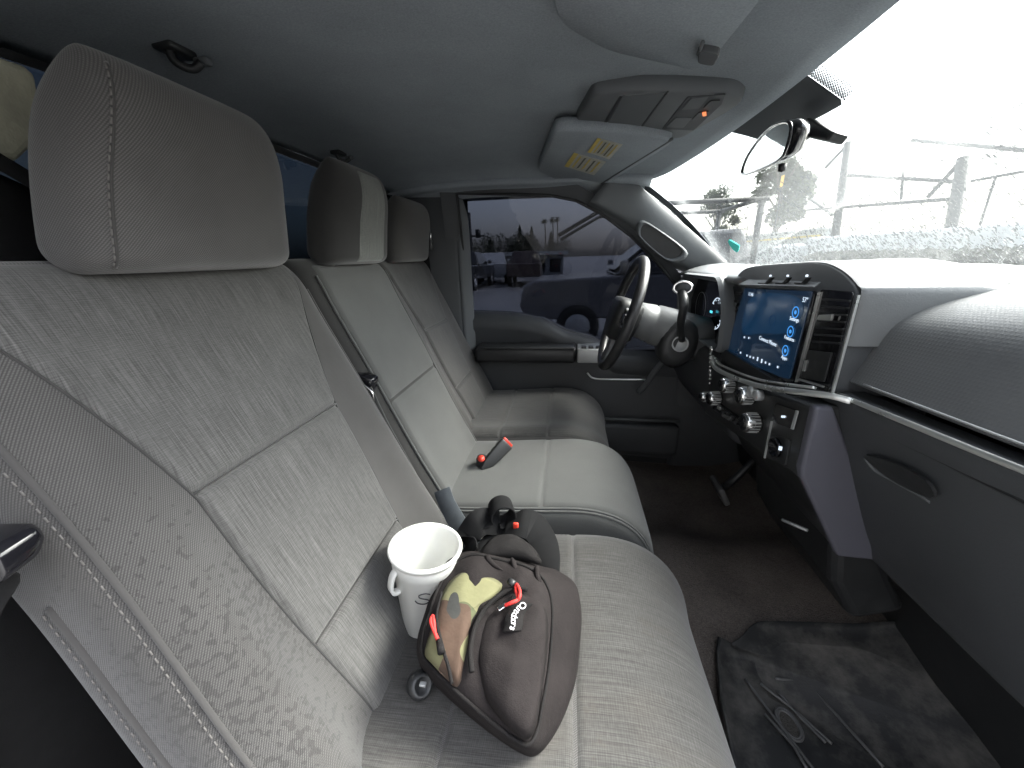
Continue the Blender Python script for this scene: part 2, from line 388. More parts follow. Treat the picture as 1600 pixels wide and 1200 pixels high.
# ------------------------------------------------------------------ ground
mg, tg, bgd = newmat('wet_worn_concrete'); v_ = coords(tg)
n_ = noisetex(tg, v_, .6, 5, .6); n2_ = noisetex(tg, v_, 60, 2)
tg.links.new(ramp(tg, mth(tg, 'ADD', mth(tg, 'MULTIPLY', n_, .8), mth(tg, 'MULTIPLY', n2_, .2)), [(.3, (.10, .102, .104)), (.7, (.18, .18, .178))]), bgd.inputs['Base Color'])
tg.links.new(mth(tg, 'MULTIPLY_ADD', n_, .6, .15), bgd.inputs['Roughness']); bump(tg, bgd, n2_, .3, .01)
tag(mk('ground', [(-900, -900, 0), (900, -900, 0), (900, 900, 0), (-900, 900, 0)], [(0, 1, 2, 3)], mg, smooth=False), kind='structure')

# ------------------------------------------------------------------ cab shell
def rear_x(y): return -.84+.33*y*y
def rear_z(y): return 1.893-.15*y*y
def head_x(y): return .415-.2*y*y-.07*max(0, (abs(y)-.6)/.16)**2
def head_z(y): return 1.862-.08*y*y
def liner(s, y):
    x = lerp(rear_x(y), head_x(y), s); z0 = lerp(rear_z(y), head_z(y), s)
    z = z0 + .036*(1-(2*s-1)**4) - .045*max(0, (abs(y)-.55)/.21)**2*(1-(2*s-1)**6)
    z += .004*math.sin(9*x+2)*math.sin(6*y)          # slight sag of the cloth
    return A(x, y, z)
ss = np.linspace(0, 1, 36); ys = np.linspace(-.77, .77, 48)
tag(grid('headliner', lambda s, y: liner(s, y), ss, ys, HLN, solid=.02, soff=1), kind='structure')
RF = plain('white_car_paint', (.75, .76, .76), .25, var=.02, coat=.6)
tag(grid('cab_roof', lambda s, y: liner(s, y*1.06)+A(lerp(-.05, .05, s), 0, .055-.03*abs(y)**4), ss[::3], ys[::3], RF, solid=.01, soff=1), kind='structure')
# cab floor with tunnel and toe board
def floor_z(x, y):
    z = .62 + .075*math.exp(-(abs(y)/.24)**4) * (1 if x > -.9 else 0)
    z += .55*max(0, x-.66)**1.4 + .01*noise.noise(Vector((x*6, y*6, .3)))
    return z
tag(grid('cab_floor', lambda x, y: A(x, y, floor_z(x, y)), np.linspace(-.9, 1.25, 60), np.linspace(-.80, .84, 50), CPT), kind='structure')
# rear wall under the back window, corners
rw = tag(grid('rear_cab_wall', lambda t, y: A(lerp(rear_x(y)-.06, rear_x(y), t), y, lerp(.6, 1.42, t)), [0, .5, 1], np.linspace(-.8, .8, 24), TRM, solid=.02), kind='structure')
glz0 = 1.40
grid('rear_window', lambda t, y: A(rear_x(y)-.005, y, lerp(glz0, rear_z(y)-.005, t)), [0, .5, 1], np.linspace(-.66, .66, 24), GLR, rw)
for sgn in (-1, 1):
    grid('corner_trim', lambda t, y: A(rear_x(y)-.012, y, lerp(1.40, rear_z(y)+.02, t)), [0, .5, 1], np.linspace(sgn*.64, sgn*.80, 6), DSH, rw)
grid('window_gasket', lambda t, y: A(rear_x(y)+.004, y, rear_z(y)-.016+t*.02), [0, 1], np.linspace(-.66, .66, 24), BLK, rw)
# side panel behind the driver door and driver B pillar
bp = tag(MB().loft([[A(-.46, .745-.0*t, z), A(-.72, .70, z), A(-.74, .80, z), A(-.44, .82, z)] for t, z in ((0, .62), (.5, 1.36), (1, 1.86))]).build('door_pillar', DSH, bevel=.02, bseg=3), kind='structure')
bp['label'] = 'dark trimmed pillar behind the driver door window'
MB().loft([[A(-.415, .77, z), A(-.455, .742, z), A(-.475, .75, z), A(-.43, .80, z)] for z in (.7, 1.36, 1.83)]).build('pillar_trim', TRM, bp, bevel=.008)
ribbon('seat_belt_webbing', [A(-.60, .69, 1.62), A(-.59, .69, 1.3), A(-.60, .70, .8)], A(1, 0, 0), .048, WEB, bp)
MB().box(A(.35, .86, .63), (1.9, .16, .16)).build('door_sill', BLK, bp, bevel=.02)
MB().tube([A(-.56, .69, 1.70), A(-.56, .685, 1.63)], .004).build('anchor_bolt', CHR, bp)
MB().box(A(-.585, .69, 1.63), (.06, .02, .05)).build('belt_guide', BLK, bp, bevel=.008)
# passenger side: door jamb pillar and sill (the door itself stands open behind the camera)
jp = tag(MB().loft([[A(-.50, -.80, z), A(-.80, -.74, z), A(-.82, -.86, z), A(-.47, -.87, z)] for z in (.62, 1.36, 1.86)]).build('door_jamb', DSH, bevel=.02, bseg=3), kind='structure')
MB().box(A(.1, -.83, .615), (1.9, .14, .06)).build('door_sill', BLK, jp, bevel=.012)
MB().box(A(.95, -.83, 1.0), (.22, .10, .9)).build('hinge_pillar', DSH, jp, bevel=.02)

# windshield glass: bowed surface from cowl to header
def ws_base(y): return A(.875-.44*y*y, y, 1.515-.0*y*y)
def ws_pt(t, y):
    b = ws_base(y); h = A(head_x(y*.955)+.02, y*.955, head_z(y)+.012)
    p = lerp(b, h, t); p = p + A(.35, 0, .55)*.05*math.sin(math.pi*t)*.6
    return p
wsh = grid('windshield', lambda t, y: ws_pt(t, y), np.linspace(-.05, 1.03, 14), np.linspace(-.80, .80, 30), GLW)
tag(wsh, 'large rain-wet windshield across the front of the cab, blown out white', 'windshield')
def ws_out(t, y):
    e = 1e-3; p = ws_pt(t, y); n = nrm(np.cross(ws_pt(t+e, y)-p, ws_pt(t, y+e)-p))
    if n[0] < 0: n = -n
    return p, n
fr = lambda t, y: ws_out(t, y)[0]-ws_out(t, y)[1]*.0025
# dark frit behind the mirror, black edge band
FRT = plain('ceramic_frit', (.05, .055, .062), .6)
def frit_hi(y): return 1.03
def frit_lo(y):
    if y < -.01: return lerp(.87, .86, 0)
    if y < .255: return .85
    return lerp(.85, 1.02, ((y-.255)/.065)**.8)
yy = np.linspace(-.012, .318, 30)
grid('shade_band', lambda a, y: fr(lerp(frit_hi(y), frit_lo(y), a), y), np.linspace(0, 1, 10), yy, FRT, wsh)
dots = MB()
for i in range(30):
    for j in range(9):
        t = 1.03-.006*i; y = -.016-.0058*j-(.0029 if i % 2 else 0)
        if t < .862+.02*(j/8)**3 or j > 9-3.5*(t-.86)/.17: continue
        p, n = ws_out(t, y); r = .0027*(1-j*.05)
        e1 = nrm(np.cross(n, A(0, 0, 1))); e2 = np.cross(n, e1); c = p-n*.0025
        dots.add([c+r*(e1*math.cos(k*math.pi/3)+e2*math.sin(k*math.pi/3)) for k in range(6)], [(0, 1, 2, 3, 4, 5)])
setk(dots.build('frit_dots', FRT, wsh, smooth=False), 'stuff')
edge = [fr(t, .775) for t in np.linspace(0, 1.02, 14)]
grid('edge_band', lambda a, b: fr(lerp(0, 1.02, a), lerp(.768, .79, b)), np.linspace(0, 1, 12), [0, .5, 1], FRT, wsh)
grid('edge_band', lambda a, b: fr(lerp(0, 1.02, a), -lerp(.768, .79, b)), np.linspace(0, 1, 12), [0, .5, 1], FRT, wsh)
stp = [(1132, 378), (1143, 380), (1155, 390), (1158, 400), (1146, 396), (1134, 387)]
tt = [fr(.20+.05*math.cos(a)+.02*math.sin(2*a), .685+.016*math.sin(a)) for a in np.linspace(0, 2*math.pi, 14)[:-1]]
MB().add(tt, [tuple(range(13))]).build('windshield_glare', GLARE, wsh, smooth=False, solid=.0005)  # cyan glare on the glass, drawn as a flat teal patch
hoo = grid('engine_hood', lambda t, y: A(lerp(.93-.44*y*y, 2.25-.25*y*y, t), y, 1.40-.10*t-.08*y*y+.02*math.cos(y*9)), np.linspace(0, 1, 10), np.linspace(-.85, .85, 18), RF, solid=.02)
tag(hoo, 'white engine hood of the truck ahead of the windshield', 'hood')
# raindrops on the outside of the glass
dv = MB(); nseg = 7
allv = []; allf = []; base = 0
for k in range(11000):
    t = random.random()**1.5*.62; y = random.uniform(-.42, .76)
    p, n = ws_out(t, y)
    r = .0010+.0028*random.random()**2.2
    e1 = nrm(np.cross(n, A(0, 0, 1))); e2 = np.cross(n, e1)
    st = 1+random.random()*1.2; h = r*.27; c = p+n*.0004
    ph = random.random()*6.28
    for rr, hh in ((1, 0), (.8, .55), (.4, .93)):
        for q in range(nseg):
            a = 2*math.pi*q/nseg+ph; wob = 1+.18*math.sin(2*a+ph*3)
            allv.append(tuple(c+r*rr*wob*(e1*math.cos(a)+e2*st*math.sin(a))+n*h*hh))
    allv.append(tuple(c+n*h))
    for L in range(2):
        for q in range(nseg): allf.append((base+L*nseg+q, base+L*nseg+(q+1) % nseg, base+(L+1)*nseg+(q+1) % nseg, base+(L+1)*nseg+q))
    for q in range(nseg): allf.append((base+2*nseg+q, base+2*nseg+(q+1) % nseg, base+3*nseg))
    base += 3*nseg+1
me = bpy.data.meshes.new('raindrops'); me.from_pydata(allv, [], allf); me.materials.append(DRP)
me.polygons.foreach_set('use_smooth', [True]*len(me.polygons)); me.update()
dro = bpy.data.objects.new('raindrops', me); COL.objects.link(dro)
tag(dro, 'raindrops spread over the outside of the windshield', 'raindrops', kind='stuff')

# A pillars
def apillar(sg, name):
    rings = []
    for t in np.linspace(-.06, 1.16, 26):
        b = lerp(A(.650, .765, 1.505), A(.235, .715, 1.828), t)
        wdt = .085+.035*math.exp(-((t-.52)/.3)**2)+.03*max(0, t-.75)/.25
        tk = 1-.7*sst((t-.7)/.3)
        d = nrm(A(-.42, -.055, .335)); inn = nrm(A(-.335, 0, -.42)); fwd = A(0, -1, 0)
        ring = [b-fwd*.05-inn*.0, b-inn*.002, b+fwd*.016*tk+inn*.006, b+fwd*.026*tk+inn*wdt*.3, b+fwd*.026*tk+inn*wdt*.65, b+fwd*.016*tk+inn*wdt*.95, b-fwd*.004+inn*wdt*1.1, b-fwd*.05+inn*wdt*1.12]
        rings.append([A(p[0], sg*p[1], p[2]) for p in cat(ring, 3, True)])
    o = MB().loft(rings).build(name, TRM)
    tag(o, kind='structure'); return o
ap = apillar(1, 'windshield_pillar'); ap2 = apillar(-1, 'windshield_pillar')
# grab handle on the driver pillar: oval frame with dark recess
pn = nrm(A(-.15, -1, -.12)); pc = A(.36, .715, 1.612)
hp = [UP(px, py, pc, pn) for px, py in ((1003, 350), (1016, 352), (1062, 385), (1066, 398), (1052, 405), (1035, 400), (1003, 372), (999, 360))]
hp = cat(hp, 4, True); cen = sum(hp)/len(hp)
hf = MB()
hf.loft([[cen+(p-cen)*s+pn*o for p in hp] for s, o in ((1.2, -.02), (1.16, .014), (1.06, .026), (.97, .025), (.92, .012))], caps=False)
hf.build('grab_handle', TRM, ap)
MB().add([cen+(p-cen)*.96+pn*.014 for p in hp], [tuple(range(len(hp)))]).build('handle_recess', BLK, ap, smooth=False, solid=.003)
# roof rail over the driver door
rl = []
for x in np.linspace(-.80, .29, 24):
    y0 = .66; z0 = liner(np.clip((x-rear_x(.69))/(head_x(.69)-rear_x(.69)), 0, 1), .69)[2]
    k_ = .03*max(0, (x-.05)/.3)**2; rl.append([A(x, .64, z0+.0), A(x, .69, z0-.006-k_), A(x, .735, 1.822), A(x, .752, 1.806), A(x, .80, 1.80), A(x, .83, 1.90), A(x, .70, z0+.04)])
tag(MB().loft(rl).build('roof_rail', HLN), kind='structure')
rl = [[A(p[0], -p[1], p[2]) for p in r] for r in rl]
tag(MB().loft(rl).build('roof_rail', HLN), kind='structure')

# ------------------------------------------------------------------ driver door
dd = empty('truck_door', (0, .80, .62), 'dark driver door with tinted window, padded armrest and silver switch panel', 'door')
gp0 = A(0, .835, 1.33); gn = nrm(A(0, .5, .085))
wp = [(717, 303), (800, 303), (860, 305), (900, 313), (940, 334), (985, 368), (1030, 415), (1075, 470), (1085, 540), (960, 545), (925, 524), (885, 513), (850, 496), (800, 487), (737, 485)]
wo = [UP(px, py, gp0, gn) for px, py in wp]
cw = A(.05, 0, 0)+UP(860, 400, gp0, gn)
MB().add([cw+(p-cw)*1.03+gn*.004 for p in wo], [tuple(range(len(wo)))]).build('window_pane', GLT, dd, smooth=False, solid=.004)
of = [cw+(p-cw)*A(1.16, 1.16, 1.26) for p in wo]
fr_ = MB()
n = len(wo)
rr = [[p-gn*.03 for p in wo], [p+gn*.01 for p in wo], [p+gn*.03 for p in of], [p-gn*.045 for p in of]]
for L in range(4):
    M2 = (L+1) % 4
    fr_.add(rr[L]+rr[M2], [(i, (i+1) % n, n+(i+1) % n, n+i) for i in range(n)])
fr_.build('window_frame', DSH, dd, smooth=False)
MB().tube([p-gn*.032 for p in wo], .006, 6, closed=True).build('window_seal', BLK, dd)
belt = cat([wo[i]-gn*.03 for i in (14, 13, 12, 11, 10, 9)], 6)
# inner panel lofted from the beltline down
prof = [(0, 0.0), (.008, -.012), (.03, -.028), (.07, -.028), (.11, -.010), (.135, -.012)]
rows = []
for p in belt:
    zb = p[2]
    col = [A(p[0], .80, zb+.004)]+[A(p[0], .792+o_, zb-d_) for d_, o_ in prof]+[A(p[0], .79, 1.17), A(p[0], .775, 1.10), A(p[0], .765, .98), A(p[0], .745, .80), A(p[0], .77, .66)]
    rows.append(col)
rows = [[q+A(-.30, 0, 0) for q in rows[0]]]+rows+[[q+A(.35, 0, -.02) for q in rows[-1]]]
nn_ = len(rows[0]); V = [q for r in rows for q in r]
mk('door_panel', V, [(i*nn_+k, i*nn_+k+1, (i+1)*nn_+k+1, (i+1)*nn_+k) for i in range(len(rows)-1) for k in range(nn_-1)], DSH, dd)
MB().tube([q+A(0, -.028, -.045) for q in belt], .0035, 6).build('trim_seam', TRM, dd)
def rbox(name, x0, x1, y0, y1, z0, z1, mat, par, bev=.012):
    return MB().box(A((x0+x1)/2, (y0+y1)/2, (z0+z1)/2), (x1-x0, y1-y0, z1-z0)).build(name, mat, par, bevel=bev, bseg=3)
rbox('armrest', -.40, .04, .66, .79, 1.135, 1.205, LTH, dd, .018)
rbox('armrest_lid', -.36, .03, .655, .70, 1.196, 1.208, BLK, dd, .004)
rbox('switch_panel', .043, .17, .655, .79, 1.14, 1.20, SILP, dd, .006)
for k in range(3): rbox('window_switch', .06+.03*k, .08+.03*k, .67, .70, 1.198, 1.207, BLK, dd, .002)
MB().tube(cat([A(.09, .735, 1.075), A(.12, .728, 1.052), A(.2, .722, 1.05), A(.34, .718, 1.052)], 6), .004, 6).build('door_pull_trim', SIL, dd)
MB().tube([A(.10, .73, .86), A(.5, .72, .86)], .006, 6).build('map_pocket_lip', TRM, dd)
rbox('kick_panel', .48, 1.05, .76, .82, .60, 1.50, DSH, dd, .02)
rbox('door_pocket', -.3, .5, .70, .77, .70, .84, DSH, dd, .015)

# ------------------------------------------------------------------ seats
class Surf:
    def __init__(s, path, yc, w, T, n=5, bol=None, cap0=0, cap1=0, sign=1, dip=None, capm=2.6):
        P = cat([A(*p) for p in path], 24); s.P = np.array(P); d = np.linalg.norm(np.diff(s.P, axis=0), axis=1)
        s.cum = np.concatenate([[0], np.cumsum(d)]); s.L = s.cum[-1]
        s.nf = lambda u, v: 1.
        s.yc, s.w, s.T, s.n, s.bol, s.cap0, s.cap1, s.sign, s.dip, s.capm = yc, w, T, n, bol, cap0, cap1, sign, dip, capm
    def at(s, v):
        q = min(max(v, 0), 1)*s.L; x = np.interp(q, s.cum, s.P[:, 0]); z = np.interp(q, s.cum, s.P[:, 1])
        e = .012; a = A(np.interp(q-e, s.cum, s.P[:, 0]), np.interp(q-e, s.cum, s.P[:, 1])); b = A(np.interp(q+e, s.cum, s.P[:, 0]), np.interp(q+e, s.cum, s.P[:, 1]))
        t = nrm(b-a); nn = A(t[1], -t[0])*s.sign
        return x, z, nn
    def cap(s, v):
        k = 1.
        if s.cap0 and v < s.cap0: k *= max(0, 1-((s.cap0-v)/s.cap0)**s.capm)**(1/s.capm)
        if s.cap1 and v > 1-s.cap1: k *= max(0, 1-((v-1+s.cap1)/s.cap1)**s.capm)**(1/s.capm)
        return k
    def wv(s, v): return s.w(v) if callable(s.w) else s.w
    def front(s, u, v, off=0.):
        x, z, nn = s.at(v); k = s.cap(v); kw = .86+.14*k if k < 1 else 1.
        T = (s.T(v) if callable(s.T) else s.T)
        d = T*k*max(0, 1-abs(u)**s.n)**(1/s.n)
        if s.bol: d += s.bol(u, v)*k
        d += off
        return A(x+nn[0]*d, s.yc+u*s.wv(v)*kw*s.nf(u, v), z+nn[1]*d)
    def normal(s, u, v):
        e = .004; a = s.front(min(.985, u+e), v)-s.front(u-e, v); b = s.front(u, min(1, v+e))-s.front(u, v-e)
        n = nrm(np.cross(a, b)); x, z, nn = s.at(v)
        return n if n[0]*nn[0]+n[2]*nn[1] > 0 else -n
    def body(s, name, mat, parent, nv=60, nu=72):
        rings = []; uv = []
        ths = np.linspace(-math.pi, math.pi, nu, endpoint=False); e = 2/s.n
        vs = np.linspace(0, 1, nv)
        vs = .5-.5*np.cos(math.pi*vs) if (s.cap0 or s.cap1) else vs
        for v in vs:
            x, z, nn = s.at(v); k = s.cap(v); kw = .86+.14*k if k < 1 else 1.; T = (s.T(v) if callable(s.T) else s.T); r = []
            for th in ths:
                c, sn = math.cos(th), math.sin(th)
                u = math.copysign(abs(sn)**e, sn); d = T*k*math.copysign(abs(c)**e, c)
                if s.bol and c > 0: d += s.bol(u, v)*k*min(1, (c*3))
                r.append(A(x+nn[0]*d, s.yc+u*s.wv(v)*kw*s.nf(u, v), z+nn[1]*d))
            h0 = len(r)//2; q = np.array(r); acc = np.zeros(len(r)); sl_ = np.linalg.norm(np.diff(q, axis=0), axis=1)
            acc[h0:] = np.concatenate([[0], np.cumsum(sl_[h0:])]); acc[:h0] = -np.cumsum(sl_[:h0][::-1])[::-1]
            uv += [(c_, v*s.L) for c_ in acc]
            rings.append(r)
        m = MB().loft(rings); return mk(name, m.v, m.f, mat, parent, uvs=uv)
    def patch(s, name, mat, parent, u0, u1, v0, v1, rise=.004, nu=34, nv=44, edge=.007, uvoff=0):
        f0 = u0 if callable(u0) else (lambda v: u0); f1 = u1 if callable(u1) else (lambda v: u1)
        V = []; UVs = []
        for j in range(nv):
            v = lerp(v0, v1, j/(nv-1))
            for i in range(nu):
                a = .5-.5*math.cos(math.pi*i/(nu-1)); u = lerp(f0(v), f1(v), a)
                de = min(a, 1-a)*(f1(v)-f0(v))*s.wv(v); dv = min(j, nv-1-j)/(nv-1)*(v1-v0)*s.L
                h = rise*sst(min(de, dv)/edge)-(.0012 if min(de, dv) < 1e-6 else 0)
                V.append(s.front(u, v, h)); UVs.append((u*s.wv(v)+uvoff, v*s.L))
        F = [(j*nu+i, j*nu+i+1, (j+1)*nu+i+1, (j+1)*nu+i) for j in range(nv-1) for i in range(nu-1)]
        return mk(name, V, F, mat, parent, uvs=UVs)
    def line(s, uf, vs, off=0.): return [s.front(uf(v) if callable(uf) else uf, v, off) for v in vs]
def stitches(name, pts, mat, parent, ln=.0045, gap=.003, r=.0008, skew=0.):
    P = np.array(pts); d = np.linalg.norm(np.diff(P, axis=0), axis=1); c = np.concatenate([[0], np.cumsum(d)]); m = MB(); q = 0
    g = lambda s: A(*[np.interp(s, c, P[:, i]) for i in range(3)])
    while q+ln < c[-1]:
        m.tube([g(q), g(q+ln)], r, 5); q += ln+gap
    return setk(m.build(name, mat, parent), 'stuff')

def bump1(x): return math.exp(-x*x)
def back_bol(amp): return lambda u, v: amp*(bump1((abs(u)-.80)/.17)-.15)*(.35+.65*sst(1-v*1.0)) if v < .98 else amp*.2*(bump1((abs(u)-.8)/.17)-.15)
def seat(name, yc, w, dx, dz, kind, label):
    o = empty(name, (dx-.1, yc, .66), label, 'seat', 'front row of cloth seats')
    near = kind == 'passenger'
    # backrest
    bk = Surf([(-.300+dx, .88+dz), (-.325+dx, .97+dz), (-.395+dx, 1.12+dz), (-.475+dx, 1.31+dz), (-.545+dx, 1.47+dz), (-.580+dx, 1.575+dz)], yc,
              (lambda v: w*(1.0+.03*math.sin(v*math.pi)+.03*sst((v-.5)/.5))) if kind != 'middle' else w, .075, 4.5 if kind != 'middle' else 6,
              back_bol(.034 if kind != 'middle' else .006), 0, .13)
    if near: bk.nf = lambda u, v: 1+max(0, -u)*(.12*(1-v)**1.5-.10*math.sin(math.pi*min(1, v*.95))*(.35+.65*v))
    bk.body('backrest', (TWS if near else TW) if kind != 'middle' else SMD, o, nv=120 if near else 60, nu=200 if near else 90)
    if kind == 'middle':
        bk.patch('insert_panel', SMO, o, -.80, .82, .52, .965, .005)
        bk.patch('insert_panel', SMO, o, -.80, .82, .04, .515, .005)
        for q in (-.85, .86):
            MB().tube(bk.line(q, np.linspace(.04, .93, 40), .003), .003, 6).build('piping', SMO, o)
        # moulded latch pocket on the side facing the passenger seat
        lp = bk.front(-.99, .60)+A(-.012, 0, 0)
        MB().loft([[lp+A(.05, o, .018), lp+A(.0, o-.004, .034), lp+A(-.03, o, -.015), lp+A(.03, o, -.042)] for o in (-.004, .03)]).build('latch_pocket', GBK, o, bevel=.008, bseg=3)
        ribbon('pull_strap', cat([lp+A(.04, -.006, .0), lp+A(.07, -.006, -.09), lp+A(.115, -.006, -.2), lp+A(.16, -.006, -.33)], 6), A(.9, 0, .4), .011, SMO, o)
        MB().tube(cat([lp+A(.03, -.02, .015), lp+A(.052, -.02, -.005), lp+A(.054, -.02, -.025)], 5), .0025, 6).build('latch_lever', CHR, o)
    else:
        bx = .07 if near else 0
        hi = lambda v: .50+.34*max(0, (v-.6)/.38)**1.15
        bk.patch('insert_panel', HEA, o, lambda v: -hi(v)-bx, lambda v: hi(v), .612, .985, .0065)
        lo = lambda v: lerp(.40, .50, sst(v/.6))
        bk.patch('insert_panel', HEA, o, lambda v: -lo(v)-bx, lambda v: lo(v), .285, .609, .0075, uvoff=.4)
        bk.patch('lumbar_panel', HEA, o, lambda v: -lo(v)-bx, lambda v: lo(v), .02, .282, .0065, uvoff=.9)
        lo2 = lambda v: lo(v) if v < .61 else hi(v)
        MB().tube([bk.front(u, .6105, .0010) for u in np.linspace(-lo2(.61)-bx, lo2(.61), 30)], .0018, 6).build('seam', SMD, o)
        MB().tube([bk.front(u, .2835, .0008) for u in np.linspace(-lo2(.28)-bx, lo2(.28), 30)], .0014, 6).build('seam', SMD, o)
        for sg in (-1, 1):
            MB().tube([bk.front(sg*lo2(v)-(bx if sg < 0 else 0), v, .0006) for v in np.linspace(.03, .95, 80)], .0015, 6).build('seam', SMD, o)
        for q in ((-.935,), (.935,)):
            vs = np.linspace(.02, .90, 60)
            MB().tube(bk.line(q[0], vs, .0005), .0032, 6).build('piping', TW, o)
        if near:
            stitches('stitching', bk.line(-.958, np.linspace(.02, .93, 120), .0006), STI, o, .0052, .0042, .0009)
            pt = [p+A(-.052, -.004, .0) for p in bk.line(-.975, np.linspace(.02, .55, 60))]
            MB().tube(pt, .0045, 6).build('side_piping', TW, o)
            stitches('side_stitching', [p+A(-.008, -.004, 0) for p in pt], STI, o, .0052, .0042, .0009)
    # headrest
    hx = -.485+dx; hz = 1.566+dz
    hw = .148 if kind != 'middle' else .125
    hr = Surf([(hx-.018, hz), (hx-.014, hz+.03), (hx-.002, hz+.10), (hx+.016, hz+.172), (hx+.020, hz+.209)], yc+(.024 if near else 0), lambda v: hw*(1.06-.20*v**2.2), .058 if kind != 'middle' else .052, 3.0, None, .14, .42, capm=2.2)
    if near: hr.nf = lambda u, v: 1+max(0, -u)*(-.06-.10*v)
    hr.body('headrest', TW if kind != 'middle' else SMD, o, nv=44)
    vs = np.linspace(.05, .93, 60)
    if near:
        us = lambda v: -.84+.0*v
        MB().tube(hr.line(us, vs, -.0012), .0022, 6).build('headrest_seam', TW, o)
        stitches('headrest_stitching', hr.line(lambda v: us(v)-.02, vs, .0008), STI, o, .006, .0026, .001)
    if kind == 'middle':
        hr.patch('headrest_stripe', HEAL, o, -.42, .50, .04, .94, .003)
    for sg in (-1, 1):
        MB().tube([A(hx-.04, yc+sg*.06, hz-.06), A(hx-.02, yc+sg*.06, hz+.05)], .007, 10).build('headrest_post', CHR, o)
    # cushion
    cz = .918+dz+(.035 if kind == 'middle' else 0); cdx = dx*.8+(-.02 if kind == 'middle' else 0)
    cw_ = w*1.06 if kind != 'middle' else w*1.02
    cu = Surf([(-.34+cdx, cz-.012), (-.2+cdx, cz-.008), (-.02+cdx, cz+.004), (.09+cdx, cz+.008), (.150+cdx, cz-.018), (.172+cdx, cz-.075), (.168+cdx, cz-.17)], yc, cw_, .075, 5 if kind != 'middle' else 7,
              (lambda u, v: .012*(bump1((abs(u)-.8)/.2)-.2)) if kind != 'middle' else None, 0, 0, sign=-1)
    cu.body('cushion', (SMO if kind == 'middle' else TW), o, nv=50)
    if kind == 'middle':
        cu.patch('cushion_panel', SMO, o, -.90, .90, .02, .50, .003)
        cu.patch('cushion_panel', SMO, o, -.90, .90, .503, .93, .003)
        MB().tube(cu.line(-.955, np.linspace(.02, .95, 50), .0012), .0028, 6).build('piping', SMO, o)
        MB().tube(cu.line(-.925, np.linspace(.02, .95, 50), .001), .002, 6).build('piping', SMO, o)
    else:
        cu.patch('cushion_panel', HEAD if near else HEA, o, -.93, .93, .02, .30, .004, nu=40, uvoff=.2)
        cu.patch('cushion_panel', HEAD if near else HEA, o, -.93, .93, .303, .555, .004, nu=40, uvoff=.5)
        cu.patch('cushion_panel', HEAD if near else HEA, o, -.93, .93, .558, .97, .004, nu=40, uvoff=.8)
        if near: stitches('cushion_stitching', cu.line(.88, np.linspace(.1, .54, 80), .0045), STI, o, .005, .004, .0006)
    MB().loft([[A(-.30+cdx, yc-w*.85, z), A(.12+cdx, yc-w*.85, z), A(.12+cdx, yc+w*.85, z), A(-.30+cdx, yc+w*.85, z)] for z in (.64, cz-.04)]).build('seat_base', BLK, o, bevel=.01)
    return o, bk, cu, hr
S1 = seat('passenger_seat', -.475, .252, 0, 0, 'passenger', 'large grey cloth passenger seat with water-spotted bolster, under the backpack')
S2 = seat('middle_seat', -.012, .186, -.02, 0, 'middle', 'narrow smooth grey middle seat with pale striped headrest')
S3 = seat('driver_seat', .50, .25, -.10, 0, 'driver', 'grey driver seat behind the steering wheel, partly hidden by the middle seat')

# ------------------------------------------------------------------ dashboard
da = empty('dashboard', (.7, 0, 1.0), 'dark dashboard with tall centre screen, air vents, knobs and silver trim line', 'dashboard')
PA = [((.80, 1.50), (.76, 1.505)), ((.70, 1.512), (.70, 1.526)), ((.645, 1.505), (.655, 1.527)), ((.615, 1.470), (.635, 1.495))]
PB = [((.672, 1.500), (.682, 1.520)), ((.645, 1.505), (.655, 1.527)), ((.58, 1.488), (.605, 1.520)), ((.535, 1.470), (.56, 1.500)), ((.508, 1.448), (.528, 1.471)), ((.494, 1.411), (.503, 1.42)), ((.476, 1.362), (.484, 1.370)), ((.474, 1.355), (.482, 1.363)), ((.482, 1.350), (.49, 1.358)), ((.505, 1.347), (.513, 1.355))]
PC = [((.503, 1.335), (.511, 1.345)), ((.470, 1.334), (.480, 1.348)), ((.462, 1.326), (.472, 1.340)), ((.464, 1.305), (.474, 1.32)), ((.485, 1.24), (.495, 1.262)), ((.525, 1.14), (.530, 1.15)), ((.57, 1.04), (.575, 1.04)), ((.61, .985), (.62, .98)), ((.80, .95), (.80, .95))]
def sweep(name, prof, y0, y1, mat, par, ny=16, sub=6, uvs=True, bow=.35):
    c = None; V = []; UVs = []; ysl = np.linspace(y0, y1, ny)
    for y in ysl:
        t = (y+.22)/(-.28)
        pts = [A(lerp(a[0], b[0], t), lerp(a[1], b[1], max(-.4, min(1.4, t)))) for a, b in prof]
        cc = cat(pts, sub); q = 0; prev = cc[0]
        for p in cc:
            q += np.linalg.norm(p-prev); prev = p
            V.append(A(p[0]+bow*max(0, -y-.45)**2, y, p[1])); UVs.append((y, q))
    n = len(cc); F = [(j*n+i, j*n+i+1, (j+1)*n+i+1, (j+1)*n+i) for j in range(ny-1) for i in range(n-1)]
    return mk(name, V, F, mat, par, uvs=UVs)
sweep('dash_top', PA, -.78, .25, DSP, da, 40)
sweep('dash_pad', PB, -.78, -.15, DPAD, da, 20)
sweep('lower_panel', PC, -.78, -.20, DSH, da, 20)
# far top between cowl and stack / cluster
grid('cowl_cover', lambda t, y: A(lerp(ws_base(y)[0]+.02, lerp(.66, .60, sst((y)/.5)), t), y, lerp(1.506, 1.512, t)+.012*math.sin(math.pi*t)), np.linspace(0, 1, 8), np.linspace(-.78, .78, 30), DSP, da)
